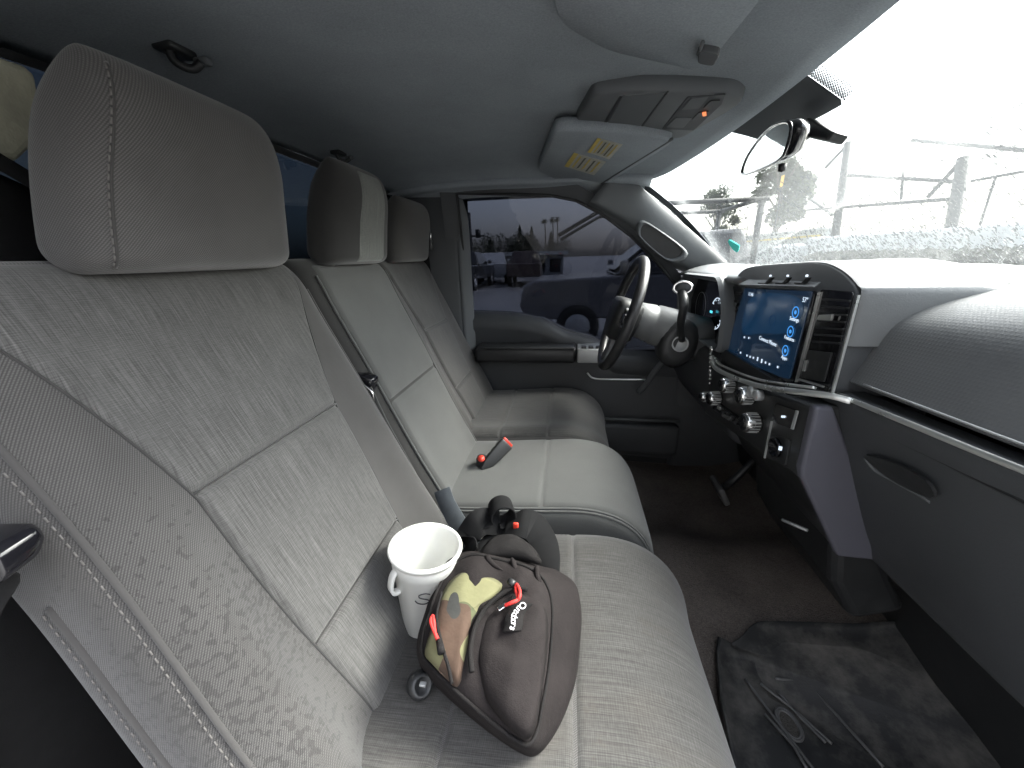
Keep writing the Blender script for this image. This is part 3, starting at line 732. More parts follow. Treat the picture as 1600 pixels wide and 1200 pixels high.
# thin silver line of the pad's lower edge and the main silver strip
def tline(y): return (y+.22)/(-.28)
MB().tube([A(lerp(.473, .481, tline(y))+.35*max(0, -y-.45)**2, y, lerp(1.3585, 1.3665, tline(y))) for y in np.linspace(-.27, -.78, 24)], .0016, 6).build('pad_edge_line', SILP, da)
ribbon('trim_strip', [A(lerp(.460, .470, tline(y))+.35*max(0, -y-.45)**2, y, lerp(1.331, 1.345, tline(y))) for y in np.linspace(-.24, -.78, 24)], A(.2, 0, 1), .0075, SIL, da, .006)
under = [(1112, 556), (1114, 568), (1122, 578), (1145, 589), (1172, 599), (1200, 606), (1235, 611), (1270, 615), (1300, 619), (1330, 627)]
up = cat([U(px, py, 'x', .412+.048*max(0, (px-1230)/100)**1.3) for px, py in under], 4)
ribbon('trim_strip', up, A(.35, 0, 1), .0105, SIL, da, .008)
up2 = cat([U(px+3, py-9, 'x', .420+.03*max(0, (px-1230)/100)**1.3) for px, py in under[1:-2]], 4)
ribbon('trim_strip', up2, A(.35, 0, 1), .005, SIL, da, .008)
# glove box: seam, handle recess, lid line
gb = [A(.478, -.30, 1.27), A(.476, -.34, 1.285)]
hl = cat([U(1352, 716, 'x', .478), U(1368, 735, 'x', .487), U(1395, 750, 'x', .494), U(1440, 775, 'x', .498), U(1455, 785, 'x', .50)], 5)
MB().tube(hl, .003, 6).build('glove_box_handle', TRM, da)
rp = cat([U(1355, 712, 'x', .479), U(1400, 722, 'x', .477), U(1455, 752, 'x', .478), U(1462, 778, 'x', .488), U(1400, 750, 'x', .489)], 4, True)
MB().add([p+A(-.004, 0, 0) for p in rp], [tuple(range(len(rp)))]).build('handle_recess', BLK, da, smooth=False, solid=.004)
sm = [A(lerp(.473, .483, tline(y))-.004, y, lerp(1.296, 1.310, tline(y))) for y in np.linspace(-.27, -.78, 20)]
MB().tube(sm, .0022, 6).build('glove_box_seam', BLK, da)
# centre stack housing
SX = .45
ol = [(1108, 560), (1122, 515), (1136, 470), (1146, 440), (1158, 423), (1180, 416), (1230, 412), (1268, 410), (1292, 413), (1316, 426), (1334, 445), (1340, 462), (1318, 540), (1298, 617), (1225, 607), (1150, 588)]
so_ = [U(px, py, 'x', SX) for px, py in ol]
so_s = rounded(so_, .014, 3)
st = empty('centre_stack_tmp', (0, 0, 0), 'x', 'x') if False else None
mbs = MB(); cs = sum(so_s)/len(so_s)
mbs.loft([[p+A(.30, 0, -.01) for p in so_s], [p+A(.03, 0, 0) for p in so_s], [p+A(.006, 0, 0) for p in so_s], [cs+(p-cs)*.988+A(0, 0, 0) for p in so_s]])
stk = mbs.build('centre_stack', DSH, da)
# upper shell of the housing, windshield light put into its paler colour
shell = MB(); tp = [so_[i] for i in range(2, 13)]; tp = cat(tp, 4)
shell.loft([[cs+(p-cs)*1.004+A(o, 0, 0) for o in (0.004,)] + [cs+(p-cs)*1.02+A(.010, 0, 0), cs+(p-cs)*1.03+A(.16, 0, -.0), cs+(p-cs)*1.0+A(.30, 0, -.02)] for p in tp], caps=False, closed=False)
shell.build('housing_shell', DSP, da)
def plate(name, pxs, x, mat, par, th=.003, r=.004, bev=.0012):
    P = [U(px, py, 'x', x) for px, py in pxs]
    P = rounded(P, r, 3) if r else P
    return MB().prism(P, A(th, 0, 0)).build(name, mat, par, smooth=False, bevel=bev, bseg=2)
plate('screen_bezel', [(1142, 447), (1273, 455), (1242, 606), (1226, 603), (1120, 562), (1128, 520)], .4455, GBK, da, .006, .006)
scn = plate('screen', [(1163, 451), (1269, 455), (1233, 592), (1222, 590), (1136, 555), (1143, 520)], .4435, SCR, da, .003, .003)
plate('silver_edge', [(1277.5, 456), (1279.5, 456), (1243.5, 597), (1241.5, 597)], .4435, SIL, da, .004, 0, 0)
plate('silver_edge', [(1338.5, 461), (1340.5, 461), (1299.5, 615), (1297.5, 615)], .4435, SIL, da, .004, 0, 0)
plate('vent_panel', [(1282, 452), (1333, 456), (1294, 612), (1246, 601)], .447, GBK, da, .005, .005)
for k in range(7):
    y = 466+k*11; dx_ = -k*2.7
    plate('vent_slat', [(1285+dx_, y), (1327+dx_, y+3), (1326+dx_, y+6), (1284.5+dx_, y+3)], .4445, BLK, da, .006, 0, .0006)
plate('vent_tab', [(1279, 492), (1300, 491), (1297, 501), (1276, 500)], .4395, SIL, da, .004, .002)
plate('storage_door', [(1262, 547), (1299, 551), (1287, 597), (1250, 590)], .4435, BLK, da, .003, .003)
plate('storage_latch', [(1257, 563), (1260, 563), (1256, 580), (1253, 580)], .4415, SIL, da, .003, 0, 0)
plate('silver_edge', [(1244, 593), (1245.5, 590.5), (1286, 603), (1285, 605.5)], .4425, SILP, da, .003, 0, 0)
for k in range(8):
    y = 456+k*13; dx_ = -k*3.7
    plate('left_vent_slat', [(1149+dx_, y), (1157+dx_, y+1), (1156+dx_, y+5), (1148+dx_, y+4)], .4425, BLK, da, .004, 0, .0005)
plate('vent_tab', [(1143, 473), (1151, 473), (1149, 479), (1141, 479)], .4405, CHR, da, .003, .001)
# ledge with three switches above the screen
lg = [U(px, py, 'x', .4475) for px, py in ((1162, 444), (1170, 437), (1283, 441), (1286, 447))]
MB().add([lg[0]+A(-.014, 0, -.002), lg[1], lg[2], lg[3]+A(-.014, 0, -.002)], [(0, 1, 2, 3)]).build('switch_ledge', DSP, da, smooth=False, solid=.003, bevel=.001)
for px in (1198, 1225, 1255):
    P = [U(px+a, b, 'x', .437) for a, b in ((-14, 441.5), (-3, 442), (6, 433), (8, 433.5), (0, 444), (-14, 443.5))]
    sw = MB().prism(P, A(.006, 0, 0)).build('stack_switch', BLK, da, smooth=False)
    c = U(px+7, 431, 'x', .4385)
    MB().lathe([(.0, 0), (.0022, 0), (.0022, .003), (0, .0035)], c, A(-1, 0, 0), 10).build('switch_lamp', LWH, sw)
# screen contents (flat print)
ex = nrm(U(1240, 505, 'x', .4425)-U(1150, 493, 'x', .4425)); ex = A(0, -1, -.0); ey = A(0, 0, 1)
def stext(s, px, py, size, mat): return text('screen_text', s, U(px, py, 'x', .4422), ex, ey, size, mat, scn, .0002)
glow = [U(px, py, 'x', .4428) for px, py in ((1170, 470), (1190, 458), (1240, 462), (1255, 480), (1248, 500), (1228, 520), (1190, 521), (1163, 522), (1160, 500))]
MB().add(cat(glow, 4, True), [tuple(range(36))]).build('screen_picture', SCRB, scn, smooth=False)
stext('11:46', 1173, 460, .012, LWH); stext('57°', 1258, 469, .013, LWH)
for (px, py, s) in ((1243, 488, 'Settings'), (1235, 518, 'Features'), (1227, 548, 'Apps')):
    c = U(px, py, 'x', .4422)
    MB().lathe([(.0115, 0), (.0115, .0004), (.0095, .0004), (.0095, 0)], c, A(-1, 0, 0), 20, caps=False).build('screen_icon', LBL, scn, smooth=False)
    MB().lathe([(0, 0), (.004, 0), (.004, .0004)], c, A(-1, 0, 0), 8).build('screen_icon', LBL, scn, smooth=False)
    stext(s, px-2, py+11, .0105, LWH)
stext('Connect Phone', 1199, 533, .0125, LWH)
for px, py in ((1163, 527), (1170, 528)): MB().lathe([(0, 0), (.0028, 0), (.0028, .0004)], U(px, py, 'x', .4422), A(-1, 0, 0), 8).build('screen_icon', LWH, scn, smooth=False)
for i, (px, py) in enumerate(((1157, 551), (1167, 555.5), (1172, 557.5), (1177, 559), (1183.5, 561), (1190, 564), (1196, 566.5), (1202, 569), (1215, 573.5))):
    h = .009 if i in (4, 5) else .0045
    MB().box(U(px, py, 'x', .4424), (.0006, .0045, h)).build('screen_icon', LWH, scn, smooth=False)
MB().lathe([(.013, 0), (.013, .0004), (.0115, .0004), (.0115, 0)], U(1206, 501, 'x', .4422), A(-1, 0, 0), 20, caps=False).build('screen_icon', SCRB, scn, smooth=False)

# lower centre: control panel with chrome knobs
LX = .425
lpn = MB().loft([[A(.60, y, z) for y, z in ((-.245, 1.17), (.25, 1.10), (.25, 1.245), (-.245, 1.315))], [A(LX+.01, y, z) for y, z in ((-.245, 1.165), (.25, 1.09), (.25, 1.24), (-.245, 1.312))], [A(LX, y, z) for y, z in ((-.238, 1.17), (.243, 1.095), (.243, 1.235), (-.238, 1.308))]]).build('control_panel', BLK, da, smooth=False, bevel=.006)
def knob(px, py, x, r):
    c = U(px, py, 'x', x); prof = [(r*.80, .0), (r*.80, .006), (r*.98, .008), (r, .012), (r, .034), (r*.95, .038), (r*.86, .039)]
    k = MB().lathe([(a, b) for a, b in prof], c+A(.03, 0, 0), A(-1, 0, 0), 28).build('knob', CHR, da)
    MB().lathe([(r*.85, 0), (r*.80, .002), (0, .0024)], c+A(-.0092, 0, 0), A(-1, 0, 0), 24).build('knob_face', GBK, k)
    rg = MB()
    for q in range(18):
        a = q*math.pi/9; rg.box(c+A(.008, r*math.cos(a), r*math.sin(a)), (.020, .0022, .0022))
    rg.build('knob_grip', SILP, k, smooth=False)
for px, py, r in ((1132, 602, .0185), (1160, 618, .0195), (1112, 622, .0185), (1168, 660, .0215), (1100, 620, .0135)): knob(px, py, .40, r)
plate('button_strip', [(1118, 628), (1155, 655), (1150, 664), (1113, 638)], .412, GBK, da, .01, .002)
for k in range(5): plate('button', [(1121+7*k, 634+5*k), (1125+7*k, 637+5*k), (1124+7*k, 641+5*k), (1120+7*k, 638+5*k)], .409, SILP if k == 0 else BLK, da, .004, .0006, .0006)
plate('button', [(1128, 645), (1142, 652), (1140, 658), (1127, 650)], .406, CHR, da, .006, .001)
for px, py in ((1180, 612), (1190, 618)):
    c = U(px, py, 'x', .415); MB().lathe([(.012, 0), (.012, .012), (.010, .014), (0, .014)], c, A(-1, 0, 0), 16).build('button', SILP, da)
plate('switch_plate', [(1212, 630), (1246, 642), (1238, 671), (1204, 658)], .4215, GBK, da, .006, .002)
plate('silver_edge', [(1243, 641), (1246, 642), (1238, 671), (1235, 670)], .4195, SILP, da, .003, 0, 0)
for px in (1221, 1224): plate('switch_mark', [(px, 649), (px+2, 650), (px+1, 653), (px-1, 652)], .4195, LWH, da, .002, 0, 0)
plate('socket_panel', [(1203, 676), (1234, 688), (1226, 727), (1194, 713)], .4215, BLK, da, .006, .003)
c = U(1213, 699, 'x', .419); MB().lathe([(.020, 0), (.020, .006), (.017, .006), (.015, -.004), (0, -.004)], c, A(-1, 0, 0), 22).build('power_socket', GBK, da)
plate('socket_lamp', [(1217, 697), (1220, 698), (1219, 704), (1216, 703)], .411, LWH, da, .003, .0005, 0)
plate('silver_edge', [(1204, 658), (1205.5, 658), (1194, 716), (1192.5, 715)], .4185, SILP, da, .003, 0, 0)
# side panel of the lower stack, facing the passenger footwell
spx = [(.424, 1.310), (.446, 1.310), (.530, 1.16), (.610, 1.000), (.528, .998), (.424, 1.166)]
sp_ = [A(x, -.252, z) for x, z in ((.424, 1.312), (.452, 1.312), (.50, 1.22), (.612, 1.0), (.524, 1.004), (.428, 1.172), (.424, 1.19))]
MB().prism(sp_, A(0, .02, 0)).build('side_panel', PUR, da, smooth=False, bevel=.006, bseg=3)
MB().prism([p+A(.012, .02, -.004) for p in sp_], A(0, .44, 0)).build('console_core', BLK, da, smooth=False)
MB().prism([A(.54, -.21, 1.01), A(.62, -.21, 1.01), (.72, -.21, .84), (.62, -.21, .80), (.56, -.21, .90)], A(0, .36, 0)).build('tunnel_cover', BLK, da, smooth=False, bevel=.02, bseg=3)
MB().tube([U(1222, 812, 'y', -.1), U(1262, 829, 'y', -.14)], .004, 6).build('tunnel_trim', SILP, da)
# footwell back wall and driver side
MB().loft([[A(.80, y, .62), A(.98, y, .90), A(.98, y, 1.48), A(.74-.2*y*y, y, 1.49), A(.70, y, 1.0)] for y in (-.80, 0, .80)]).build('bulkhead', BLK, da, smooth=False)
drv = [(.63, 1.505), (.52, 1.505), (.44, 1.49), (.415, 1.47)]
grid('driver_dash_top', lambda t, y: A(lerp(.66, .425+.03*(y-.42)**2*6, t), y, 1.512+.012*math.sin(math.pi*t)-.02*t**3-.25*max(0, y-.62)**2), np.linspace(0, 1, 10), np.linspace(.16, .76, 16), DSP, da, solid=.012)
# instrument cluster
clp = A(.475, 0, 0)
clu = MB().prism([A(.47, .20, 1.30), A(.47, .64, 1.30), A(.47, .66, 1.40), A(.47, .60, 1.485), A(.47, .26, 1.490), A(.47, .20, 1.42)], A(.06, 0, 0)).build('instrument_cluster', GBK, da, smooth=False, bevel=.004)
hood = rounded([A(.42, .19, 1.30), A(.425, .645, 1.30), A(.425, .675, 1.41), A(.42, .615, 1.497), A(.415, .25, 1.502), A(.415, .185, 1.42)], .03, 3)
hc = sum(hood)/len(hood); hn = len(hood); hm = MB()
for (s0, o0), (s1, o1) in (((.955, .05), (.96, .0)), ((.96, .0), (1.0, -.004)), ((1.0, -.004), (1.03, .006)), ((1.03, .006), (1.05, .12))):
    hm.add([hc+(p-hc)*s0+A(o0, 0, 0) for p in hood]+[hc+(p-hc)*s1+A(o1, 0, 0) for p in hood], [(i, (i+1) % hn, hn+(i+1) % hn, hn+i) for i in range(hn)])
hm.build('cluster_hood', TRM, da)
cc_ = U(1119, 490, 'x', .462)
MB().tube([cc_+.048*A(0, math.cos(a), math.sin(a)) for a in np.linspace(.6, 4.6, 26)], .0014, 5).build('gauge_arc', LWH, clu)
gt = MB()
for a in np.linspace(.7, 4.5, 9): gt.box(cc_+.042*A(0, math.cos(a), math.sin(a)), (.001, .004, .004))
gt.build('gauge_ticks', LWH, clu, smooth=False)
MB().box(cc_+A(-.001, .042, .0), (.002, .018, .007)).build('gauge_bar', LCY, clu, smooth=False)
MB().box(U(1131, 456, 'x', .466), (.002, .010, .014)).build('gauge_mark', LCY, clu, smooth=False)
MB().lathe([(.052, 0), (.052, .001), (.0505, .001)], A(.467, .53, 1.385), A(-1, 0, 0), 30, caps=False).build('gauge_ring', SILP, clu)
# driver lower dash, knee panel, column surround
MB().loft([[A(.47, y, 1.30), A(.42, y, 1.27), A(.43, y, 1.16), A(.50, y, 1.02), A(.62, y, .96), A(.8, y, 1.0), A(.8, y, 1.3)] for y in (.20, .45, .78)]).build('knee_panel', DSH, da, bevel=.02, bseg=3)
MB().tube(cat([A(.40, .60, 1.20), A(.36, .64, 1.12), A(.33, .68, 1.04), A(.31, .70, 1.0)], 5), .012, 8).build('side_trim', TRM, da)
# pedals on the far side
pdl = empty('brake_pedal', (.7, .36, .70), 'dark pedal and arm low in the driver footwell', 'pedal')
MB().tube([A(.72, .36, .98), A(.60, .36, .80), A(.565, .36, .76)], .012, 8).build('pedal_arm', BLK, pdl)
MB().box(A(.555, .36, .75), (.02, .10, .07), (nrm(A(1, 0, .5)), A(0, 1, 0), nrm(A(-.5, 0, 1)))).build('pedal_pad', RUB, pdl, bevel=.006)

# ------------------------------------------------------------------ steering wheel, column, shifter
WC = A(.182, .43, 1.375); wa = nrm(A(.119, 0, .37)); wn = nrm(A(-.95, 0, .306)); wy = A(0, 1, 0); WR = .183
sw = empty('steering_wheel', WC, 'black leather steering wheel with dark hub, seen nearly edge-on', 'steering wheel')
MB().tube([WC+WR*(wa*math.cos(a)+wy*math.sin(a)) for a in np.linspace(0, 2*math.pi, 56, endpoint=False)], .0165, 14, closed=True).build('rim', LTH, sw)
hub = rounded([WC+wy*a+wa*b for a, b in ((-.085, .055), (.085, .055), (.095, -.01), (.06, -.085), (-.06, -.085), (-.095, -.01))], .03, 4)
MB().loft([[WC+(p-WC)*s+wn*o for p in hub] for s, o in ((.9, -.05), (1.0, -.03), (1.0, .015), (.92, .03), (.7, .036), (.3, .038))]).build('hub', BLK, sw)
for sg in (-1, 1):
    q = [WC+wy*sg*.07+wa*.0, WC+wy*sg*.125+wa*.003-wn*.006, WC+wy*sg*.178+wa*.01]
    spk = MB().loft([[p+wa*.03*k+wn*.012, p-wa*.03*k+wn*.012, p-wa*.03*k-wn*.012, p+wa*.03*k-wn*.012] for p, k in zip(q, (1.2, .85, .75))]).build('spoke', DSP, sw, bevel=.006)
    MB().box(WC+wy*sg*.12+wn*.012, (.008, .05, .034), (wn, wy, wa)).build('spoke_buttons', GBK, spk, bevel=.003)
    MB().box(WC+wy*sg*.155+wa*-.02+wn*.012, (.006, .03, .005), (wn, wy, wa)).build('silver_accent', SIL, spk, bevel=.001)
q = [WC-wa*.07, WC-wa*.12-wn*.004, WC-wa*.178]
MB().loft([[p+wy*.03+wn*.01, p-wy*.03+wn*.01, p-wy*.03-wn*.01, p+wy*.03-wn*.01] for p in q]).build('spoke', DSP, sw, bevel=.005)
cl = empty('steering_column', WC+A(.2, 0, -.1), 'grey steering column shroud between wheel and dashboard', 'steering column')
cd = nrm(A(.95, 0, -.306))
MB().loft([[WC+cd*s+r_*(wy*math.cos(a)*.95+wa*math.sin(a)) for a in np.linspace(0, 2*math.pi, 20, endpoint=False)] for s, r_ in ((.035, .04), (.05, .058), (.10, .064), (.108, .06), (.112, .067), (.20, .072), (.30, .075))]).build('shroud', DSP, cl)
ign = WC+cd*.19+A(0, -.07, -.012)
MB().loft([[ign+A(.0, .03, 0)+s*(A(1, 0, -.3)*math.cos(a)*.055+A(.3, 0, 1)*math.sin(a)*.075)+A(0, o, -.02) for a in np.linspace(0, 2*math.pi, 20, endpoint=False)] for s, o in ((1.1, .03), (1.05, -.02), (.9, -.034), (.6, -.036))]).build('shift_boot', BLK, cl)
MB().lathe([(.026, 0), (.026, .008), (.022, .01), (.020, .004), (0, .004)], ign+A(.0, -.005, -.015), A(-.3, -1, .1), 20).build('key_ring_bezel', SILP, cl)
sh = empty('shift_lever', ign, 'black column shift lever tipped with a silver-rimmed button', 'shift lever')
tip = U(1067, 450, 'y', .30)
MB().tube(cat([ign+A(0, -.02, .0), lerp(ign, tip, .35)+A(-.012, -.04, 0), lerp(ign, tip, .7)+A(-.008, -.045, 0), tip+A(0, .0, -.012)], 6), [.010]*6+[.012]*6+[.015]*6+[.016], 10).build('lever', BLK, sh)
ta = nrm(A(-.30, -.90, .22))
MB().loft([[tip+ta*o+s*(nrm(np.cross(ta, A(0, 0, 1)))*math.cos(a)*.029+A(0, 0, 1)*math.sin(a)*.020) for a in np.linspace(0, 2*math.pi, 20, endpoint=False)] for s, o in ((.8, -.012), (1, -.004), (1, .006), (.86, .009), (.74, .006))]).build('button_rim', CHR, sh)
MB().loft([[tip+ta*o+s*(nrm(np.cross(ta, A(0, 0, 1)))*math.cos(a)*.029+A(0, 0, 1)*math.sin(a)*.020) for a in np.linspace(0, 2*math.pi, 20, endpoint=False)] for s, o in ((.78, .002), (.75, .007), (.2, .008))]).build('button', DSH, sh)
MB().tube(cat([WC+cd*.12+A(0, .06, .01), WC+cd*.13+A(0, .12, .03), WC+cd*.13+A(0, .19, .04)], 5), .009, 8).build('turn_signal_stalk', BLK, cl)
# keys hanging at the corner of the trim strip
ky = empty('key_chain', U(1110, 560, 'x', .41), 'small chrome chain and tag hanging beside the silver trim corner', 'key chain')
c = U(1113, 546, 'x', .412); MB().lathe([(.0, 0), (.009, 0), (.010, .004), (.006, .007), (0, .008)], c, A(-1, 0, 0), 14).build('chain_mount', CHR, ky)
for k in range(8):
    p = U(1110-.4*k*.3, 553+k*6.5, 'x', .408); 
    if k in (4, 5): MB().box(p, (.008, .017, .010)).build('chain_tag', CHR, ky, bevel=.002)
    else: MB().lathe([(0, -.0035), (.003, -.002), (.0035, 0), (.003, .002), (0, .0035)], p, A(0, 0, 1), 8).build('chain_bead', CHR if k % 2 else SIL, ky)

# ------------------------------------------------------------------ roof things: overhead console, visors, mirror, hooks
def slab(name, pxs, p0, nvec, th, mat, par, r=.02, up=.03, bev=.006):
    P = rounded([UP(px, py, p0, nvec) for px, py in pxs], r, 4); c = sum(P)/len(P); n_ = nrm(nvec); n_ = n_ if n_[2] < 0 else -n_
    return MB().loft([[p-n_*up for p in P], [p+n_*(-.002) for p in P], [c+(p-c)*.99+n_*th*.7 for p in P], [c+(p-c)*.965+n_*th for p in P]]).build(name, mat, par)
op = A(.15, .05, 1.886); onn = nrm(A(.10, 0, 1))
oc = empty('overhead_console', op, 'grey overhead console with map light switches on the headliner', 'overhead console')
slab('console_body', [(925, 138), (1000, 130), (1150, 136), (1166, 148), (1140, 166), (1066, 209), (1000, 207), (896, 203), (900, 180)], op, onn, .012, TRM, oc, .02)
op2 = op-onn*.0125
def oplate(name, pxs, off, mat, th=.002, r=.004):
    P = rounded([UP(px, py, op-onn*off, onn) for px, py in pxs], r, 3) if r else [UP(px, py, op-onn*off, onn) for px, py in pxs]
    return MB().prism(P, onn*th).build(name, mat, oc, smooth=False, bevel=.0006, bseg=1)
oplate('console_slot', [(968, 151), (972, 152), (946, 196), (942, 194)], .013, BLK, .003, 0)
oplate('console_slot', [(1042, 144), (1045, 145), (1001, 203), (998, 202)], .013, BLK, .003, 0)
oplate('bin_door', [(974, 150), (1040, 145), (998, 200), (948, 197)], .0135, TRM, .003)
oplate('switch_panel', [(1074, 152), (1134, 148), (1128, 163), (1084, 204), (1034, 202)], .0135, DSH, .003)
oplate('map_light', [(1080, 154), (1108, 151), (1092, 170), (1064, 172)], .015, GLO if False else TRM, .002)
oplate('map_light', [(1056, 184), (1082, 184), (1068, 200), (1040, 199)], .015, TRM, .002)
oplate('console_button', [(1110, 158), (1126, 157), (1114, 168), (1098, 170)], .0155, BLK, .002)
oplate('console_button', [(1092, 176), (1108, 174), (1094, 188), (1080, 188)], .0155, BLK, .002)
oplate('warning_lamp', [(1097, 176), (1103, 175), (1104, 181), (1098, 182)], .017, LOR, .001, .001)
# visors
vd = empty('sun_visor', A(.1, .4, 1.85), 'driver sun visor with two yellow-headed warning labels', 'sun visor')
vp = A(.12, .42, 1.853); vn = nrm(A(.06, .06, 1))
slab('visor_panel', [(868, 196), (985, 200), (1052, 212), (1046, 222), (938, 290), (880, 284), (840, 262)], vp, vn, .010, HLN, vd, .03, .02)
def vplate(name, pxs, off, mat, th=.0008):
    return MB().prism([UP(px, py, vp-vn*off, vn) for px, py in pxs], vn*th).build(name, mat, lb_par, smooth=False)
for (q) in (((934, 216), (973, 226), (952, 249), (918, 238)), ((897, 239), (947, 253), (928, 274), (882, 260))):
    lb_par = vd; P = [A(*a, 0)[:2] for a in q]
    f = lambda a, b: tuple(lerp(lerp(P[0], P[1], a), lerp(P[3], P[2], a), b))
    lb = vplate('warning_label', [f(0, 0), f(1, 0), f(1, 1), f(0, 1)], .0115, PAPER); lb_par = lb
    vplate('label_header', [f(0, 0), f(.13, 0), f(.13, 1), f(0, 1)], .0125, YEL, .0006)
    for k in range(5): vplate('label_print', [f(.22+.15*k, .12+.05*(k % 2)), f(.27+.15*k, .12), f(.27+.15*k, .9-.07*(k % 3)), f(.22+.15*k, .92)], .0125, INK if k in (1, 3) else YEL, .0005)
MB().tube([UP(1050, 217, vp-vn*.008, vn), UP(938, 287, vp-vn*.008, vn)], .004, 8).build('visor_rod', TRM, vd)
v2 = empty('sun_visor', A(.15, -.4, 1.87), 'plain grey passenger sun visor at the top edge, without labels', 'sun visor')
vp2 = A(.15, -.30, 1.868); vn2 = nrm(A(.10, -.04, 1))
slab('visor_panel', [(840, -150), (872, 20), (950, 66), (1085, 97), (1108, 92), (1190, -12), (1260, -130)], vp2, vn2, .012, HLN, v2, .03, .02)
P = rounded([UP(px, py, vp2-vn2*.011, vn2) for px, py in ((1094, 66), (1128, 72), (1118, 92), (1092, 88))], .01, 3)
MB().prism(P, -vn2*.010).build('visor_clip', DSH, v2, smooth=False, bevel=.003)
MB().tube([UP(1098, 66, vp2-vn2*.018, vn2), UP(1091, 84, vp2-vn2*.018, vn2)], .003, 6).build('clip_edge', TRM, v2)
# mirror
mr = empty('rearview_mirror', A(.40, .03, 1.76), 'black rearview mirror hanging from the windshield', 'mirror')
mp0 = A(.393, .03, 1.76); mn = nrm(A(-1, .22, -.12))
mo = cat([UP(px, py, mp0, mn) for px, py in ((1161, 273), (1165, 251), (1180, 226), (1203, 200), (1222, 190), (1236, 189), (1240, 203), (1232, 232), (1222, 248), (1195, 262))], 4, True); mc = sum(mo)/len(mo)
MB().loft([[mc+(p-mc)*s-mn*o for p in mo] for s, o in ((.95, -.001), (1.0, .003), (1.02, .012), (.85, .028), (.4, .034))]).build('mirror_housing', GBK, mr)
MB().add([mc+(p-mc)*.94+mn*.0015 for p in mo], [tuple(range(len(mo)))]).build('mirror_glass', MIR, mr, smooth=False)
MB().tube([mc+(p-mc)*.97+mn*.002 for p in mo], .0030, 6, closed=True).build('mirror_bezel', GBK, mr)
MB().tube(cat([mc-mn*.03, A(.45, .03, 1.775), A(.485, .035, 1.80)], 5), .010, 10).build('mirror_stalk', BLK, mr)
MB().lathe([(.0, 0), (.007, 0), (.006, .012), (0, .014)], UP(1213, 258, mp0, mn)-mn*.01, A(0, 0, -1), 10).build('dimmer_lever', BLK, mr)
mm = empty('sensor_housing', A(.50, .05, 1.80), 'black sensor box on the windshield beside the mirror', 'sensor')
P = [U(px, py, 'x', .47) for px, py in ((1238, 196), (1262, 183), (1302, 205), (1290, 220), (1250, 211))]
MB().prism(P, A(.03, 0, -.010)).build('sensor_box', BLK, mm, smooth=False, bevel=.004)
# coat hooks
for px, py, lab, sc in ((272, 74, 'dark coat hook on the headliner above the passenger headrest', 1.0), (530, 240, 'small coat hook on the headliner above the middle seat', .9)):
    best = min(((s, y) for s in np.linspace(0, .5, 60) for y in np.linspace(-.6, .7, 130)), key=lambda q: np.linalg.norm(nrm(liner(*q)-CAM)-nrm(ray(px, py))))
    p = liner(*best); hk = empty('coat_hook', p, lab, 'hook', 'coat hooks along the rear edge of the headliner')
    MB().box(p+A(0, 0, -.003), (.035*sc, .05*sc, .012)).build('hook_base', BLK, hk, bevel=.004)
    MB().tube(cat([p+A(.0, -.012, -.004), p+A(.004, -.008, -.02)*sc if False else p+A(.004, -.008, -.022*sc), p+A(.020*sc, .004, -.028*sc), p+A(.034*sc, .010, -.018*sc)], 5), .0065*sc, 8).build('hook_arm', BLK, hk)
    MB().box(p+A(.026*sc, .022*sc, -.012), (.026*sc, .014*sc, .012*sc)).build('hook_cap', TRM, hk, bevel=.003)

# ------------------------------------------------------------------ things on the seat: backpack, cup, belts
bagp = A(-.09, -.47, 1.105); bagn = nrm(A(.04, -.27, 1))
def B(px, py, off=0.): return UP(px, py, bagp+bagn*off, bagn)
bk_ = empty('backpack', A(-.08, -.48, .99), 'small dark brown backpack with camouflage panel and red zipper pulls', 'backpack')
sil = [(737, 857), (770, 860), (802, 868), (845, 880), (880, 888), (903, 905), (911, 940), (909, 990), (903, 1050), (884, 1112), (858, 1160), (835, 1181), (810, 1172), (760, 1136), (700, 1082), (662, 1042), (650, 1020), (654, 988), (668, 940), (688, 888), (706, 868)]
topo = [(738, 868), (768, 872), (798, 880), (826, 890), (846, 902), (858, 924), (863, 952), (862, 995), (857, 1050), (848, 1100), (840, 1142), (828, 1164), (808, 1158), (762, 1124), (704, 1073), (669, 1037), (659, 1019), (662, 990), (676, 944), (695, 898), (712, 878)]
top = cat([B(*p) for p in topo], 3, True); ct = sum(top)/len(top)
side = cat([B(*p, -.05) for p in sil], 3, True); cs_ = sum(side)/len(side)
def rum(q, amp): return q+bagn*1.5*amp*(noise.noise(Vector(tuple(q*22)))+.6*noise.noise(Vector(tuple(q*55))))
def bagring(s, off, dz=0., jit=0.): return [rum(ct+(p-ct)*s+bagn*off, jit) for p in top]
bot = [A(*(cs_+(p-cs_)*.93)[:2], .990) for p in side]
low = [lerp(p, q, .45)+(p-cs_)*.02 for p, q in zip(bot, side)]
md1 = [rum(lerp(p, q, .5)+(p-cs_)*.015, .006) for p, q in zip(side, top)]
rings = [bot, low, [rum(p, .005) for p in side], md1, bagring(1.01, -.004, 0, .004), bagring(.985, .002, 0, .004), bagring(.93, .005, 0, .006), bagring(.8, .011, 0, .008), bagring(.6, .016, 0, .008), bagring(.35, .019, 0, .006), bagring(.1, .020)]
MB().loft(rings).build('bag_body', BAG, bk_, subsurf=1)
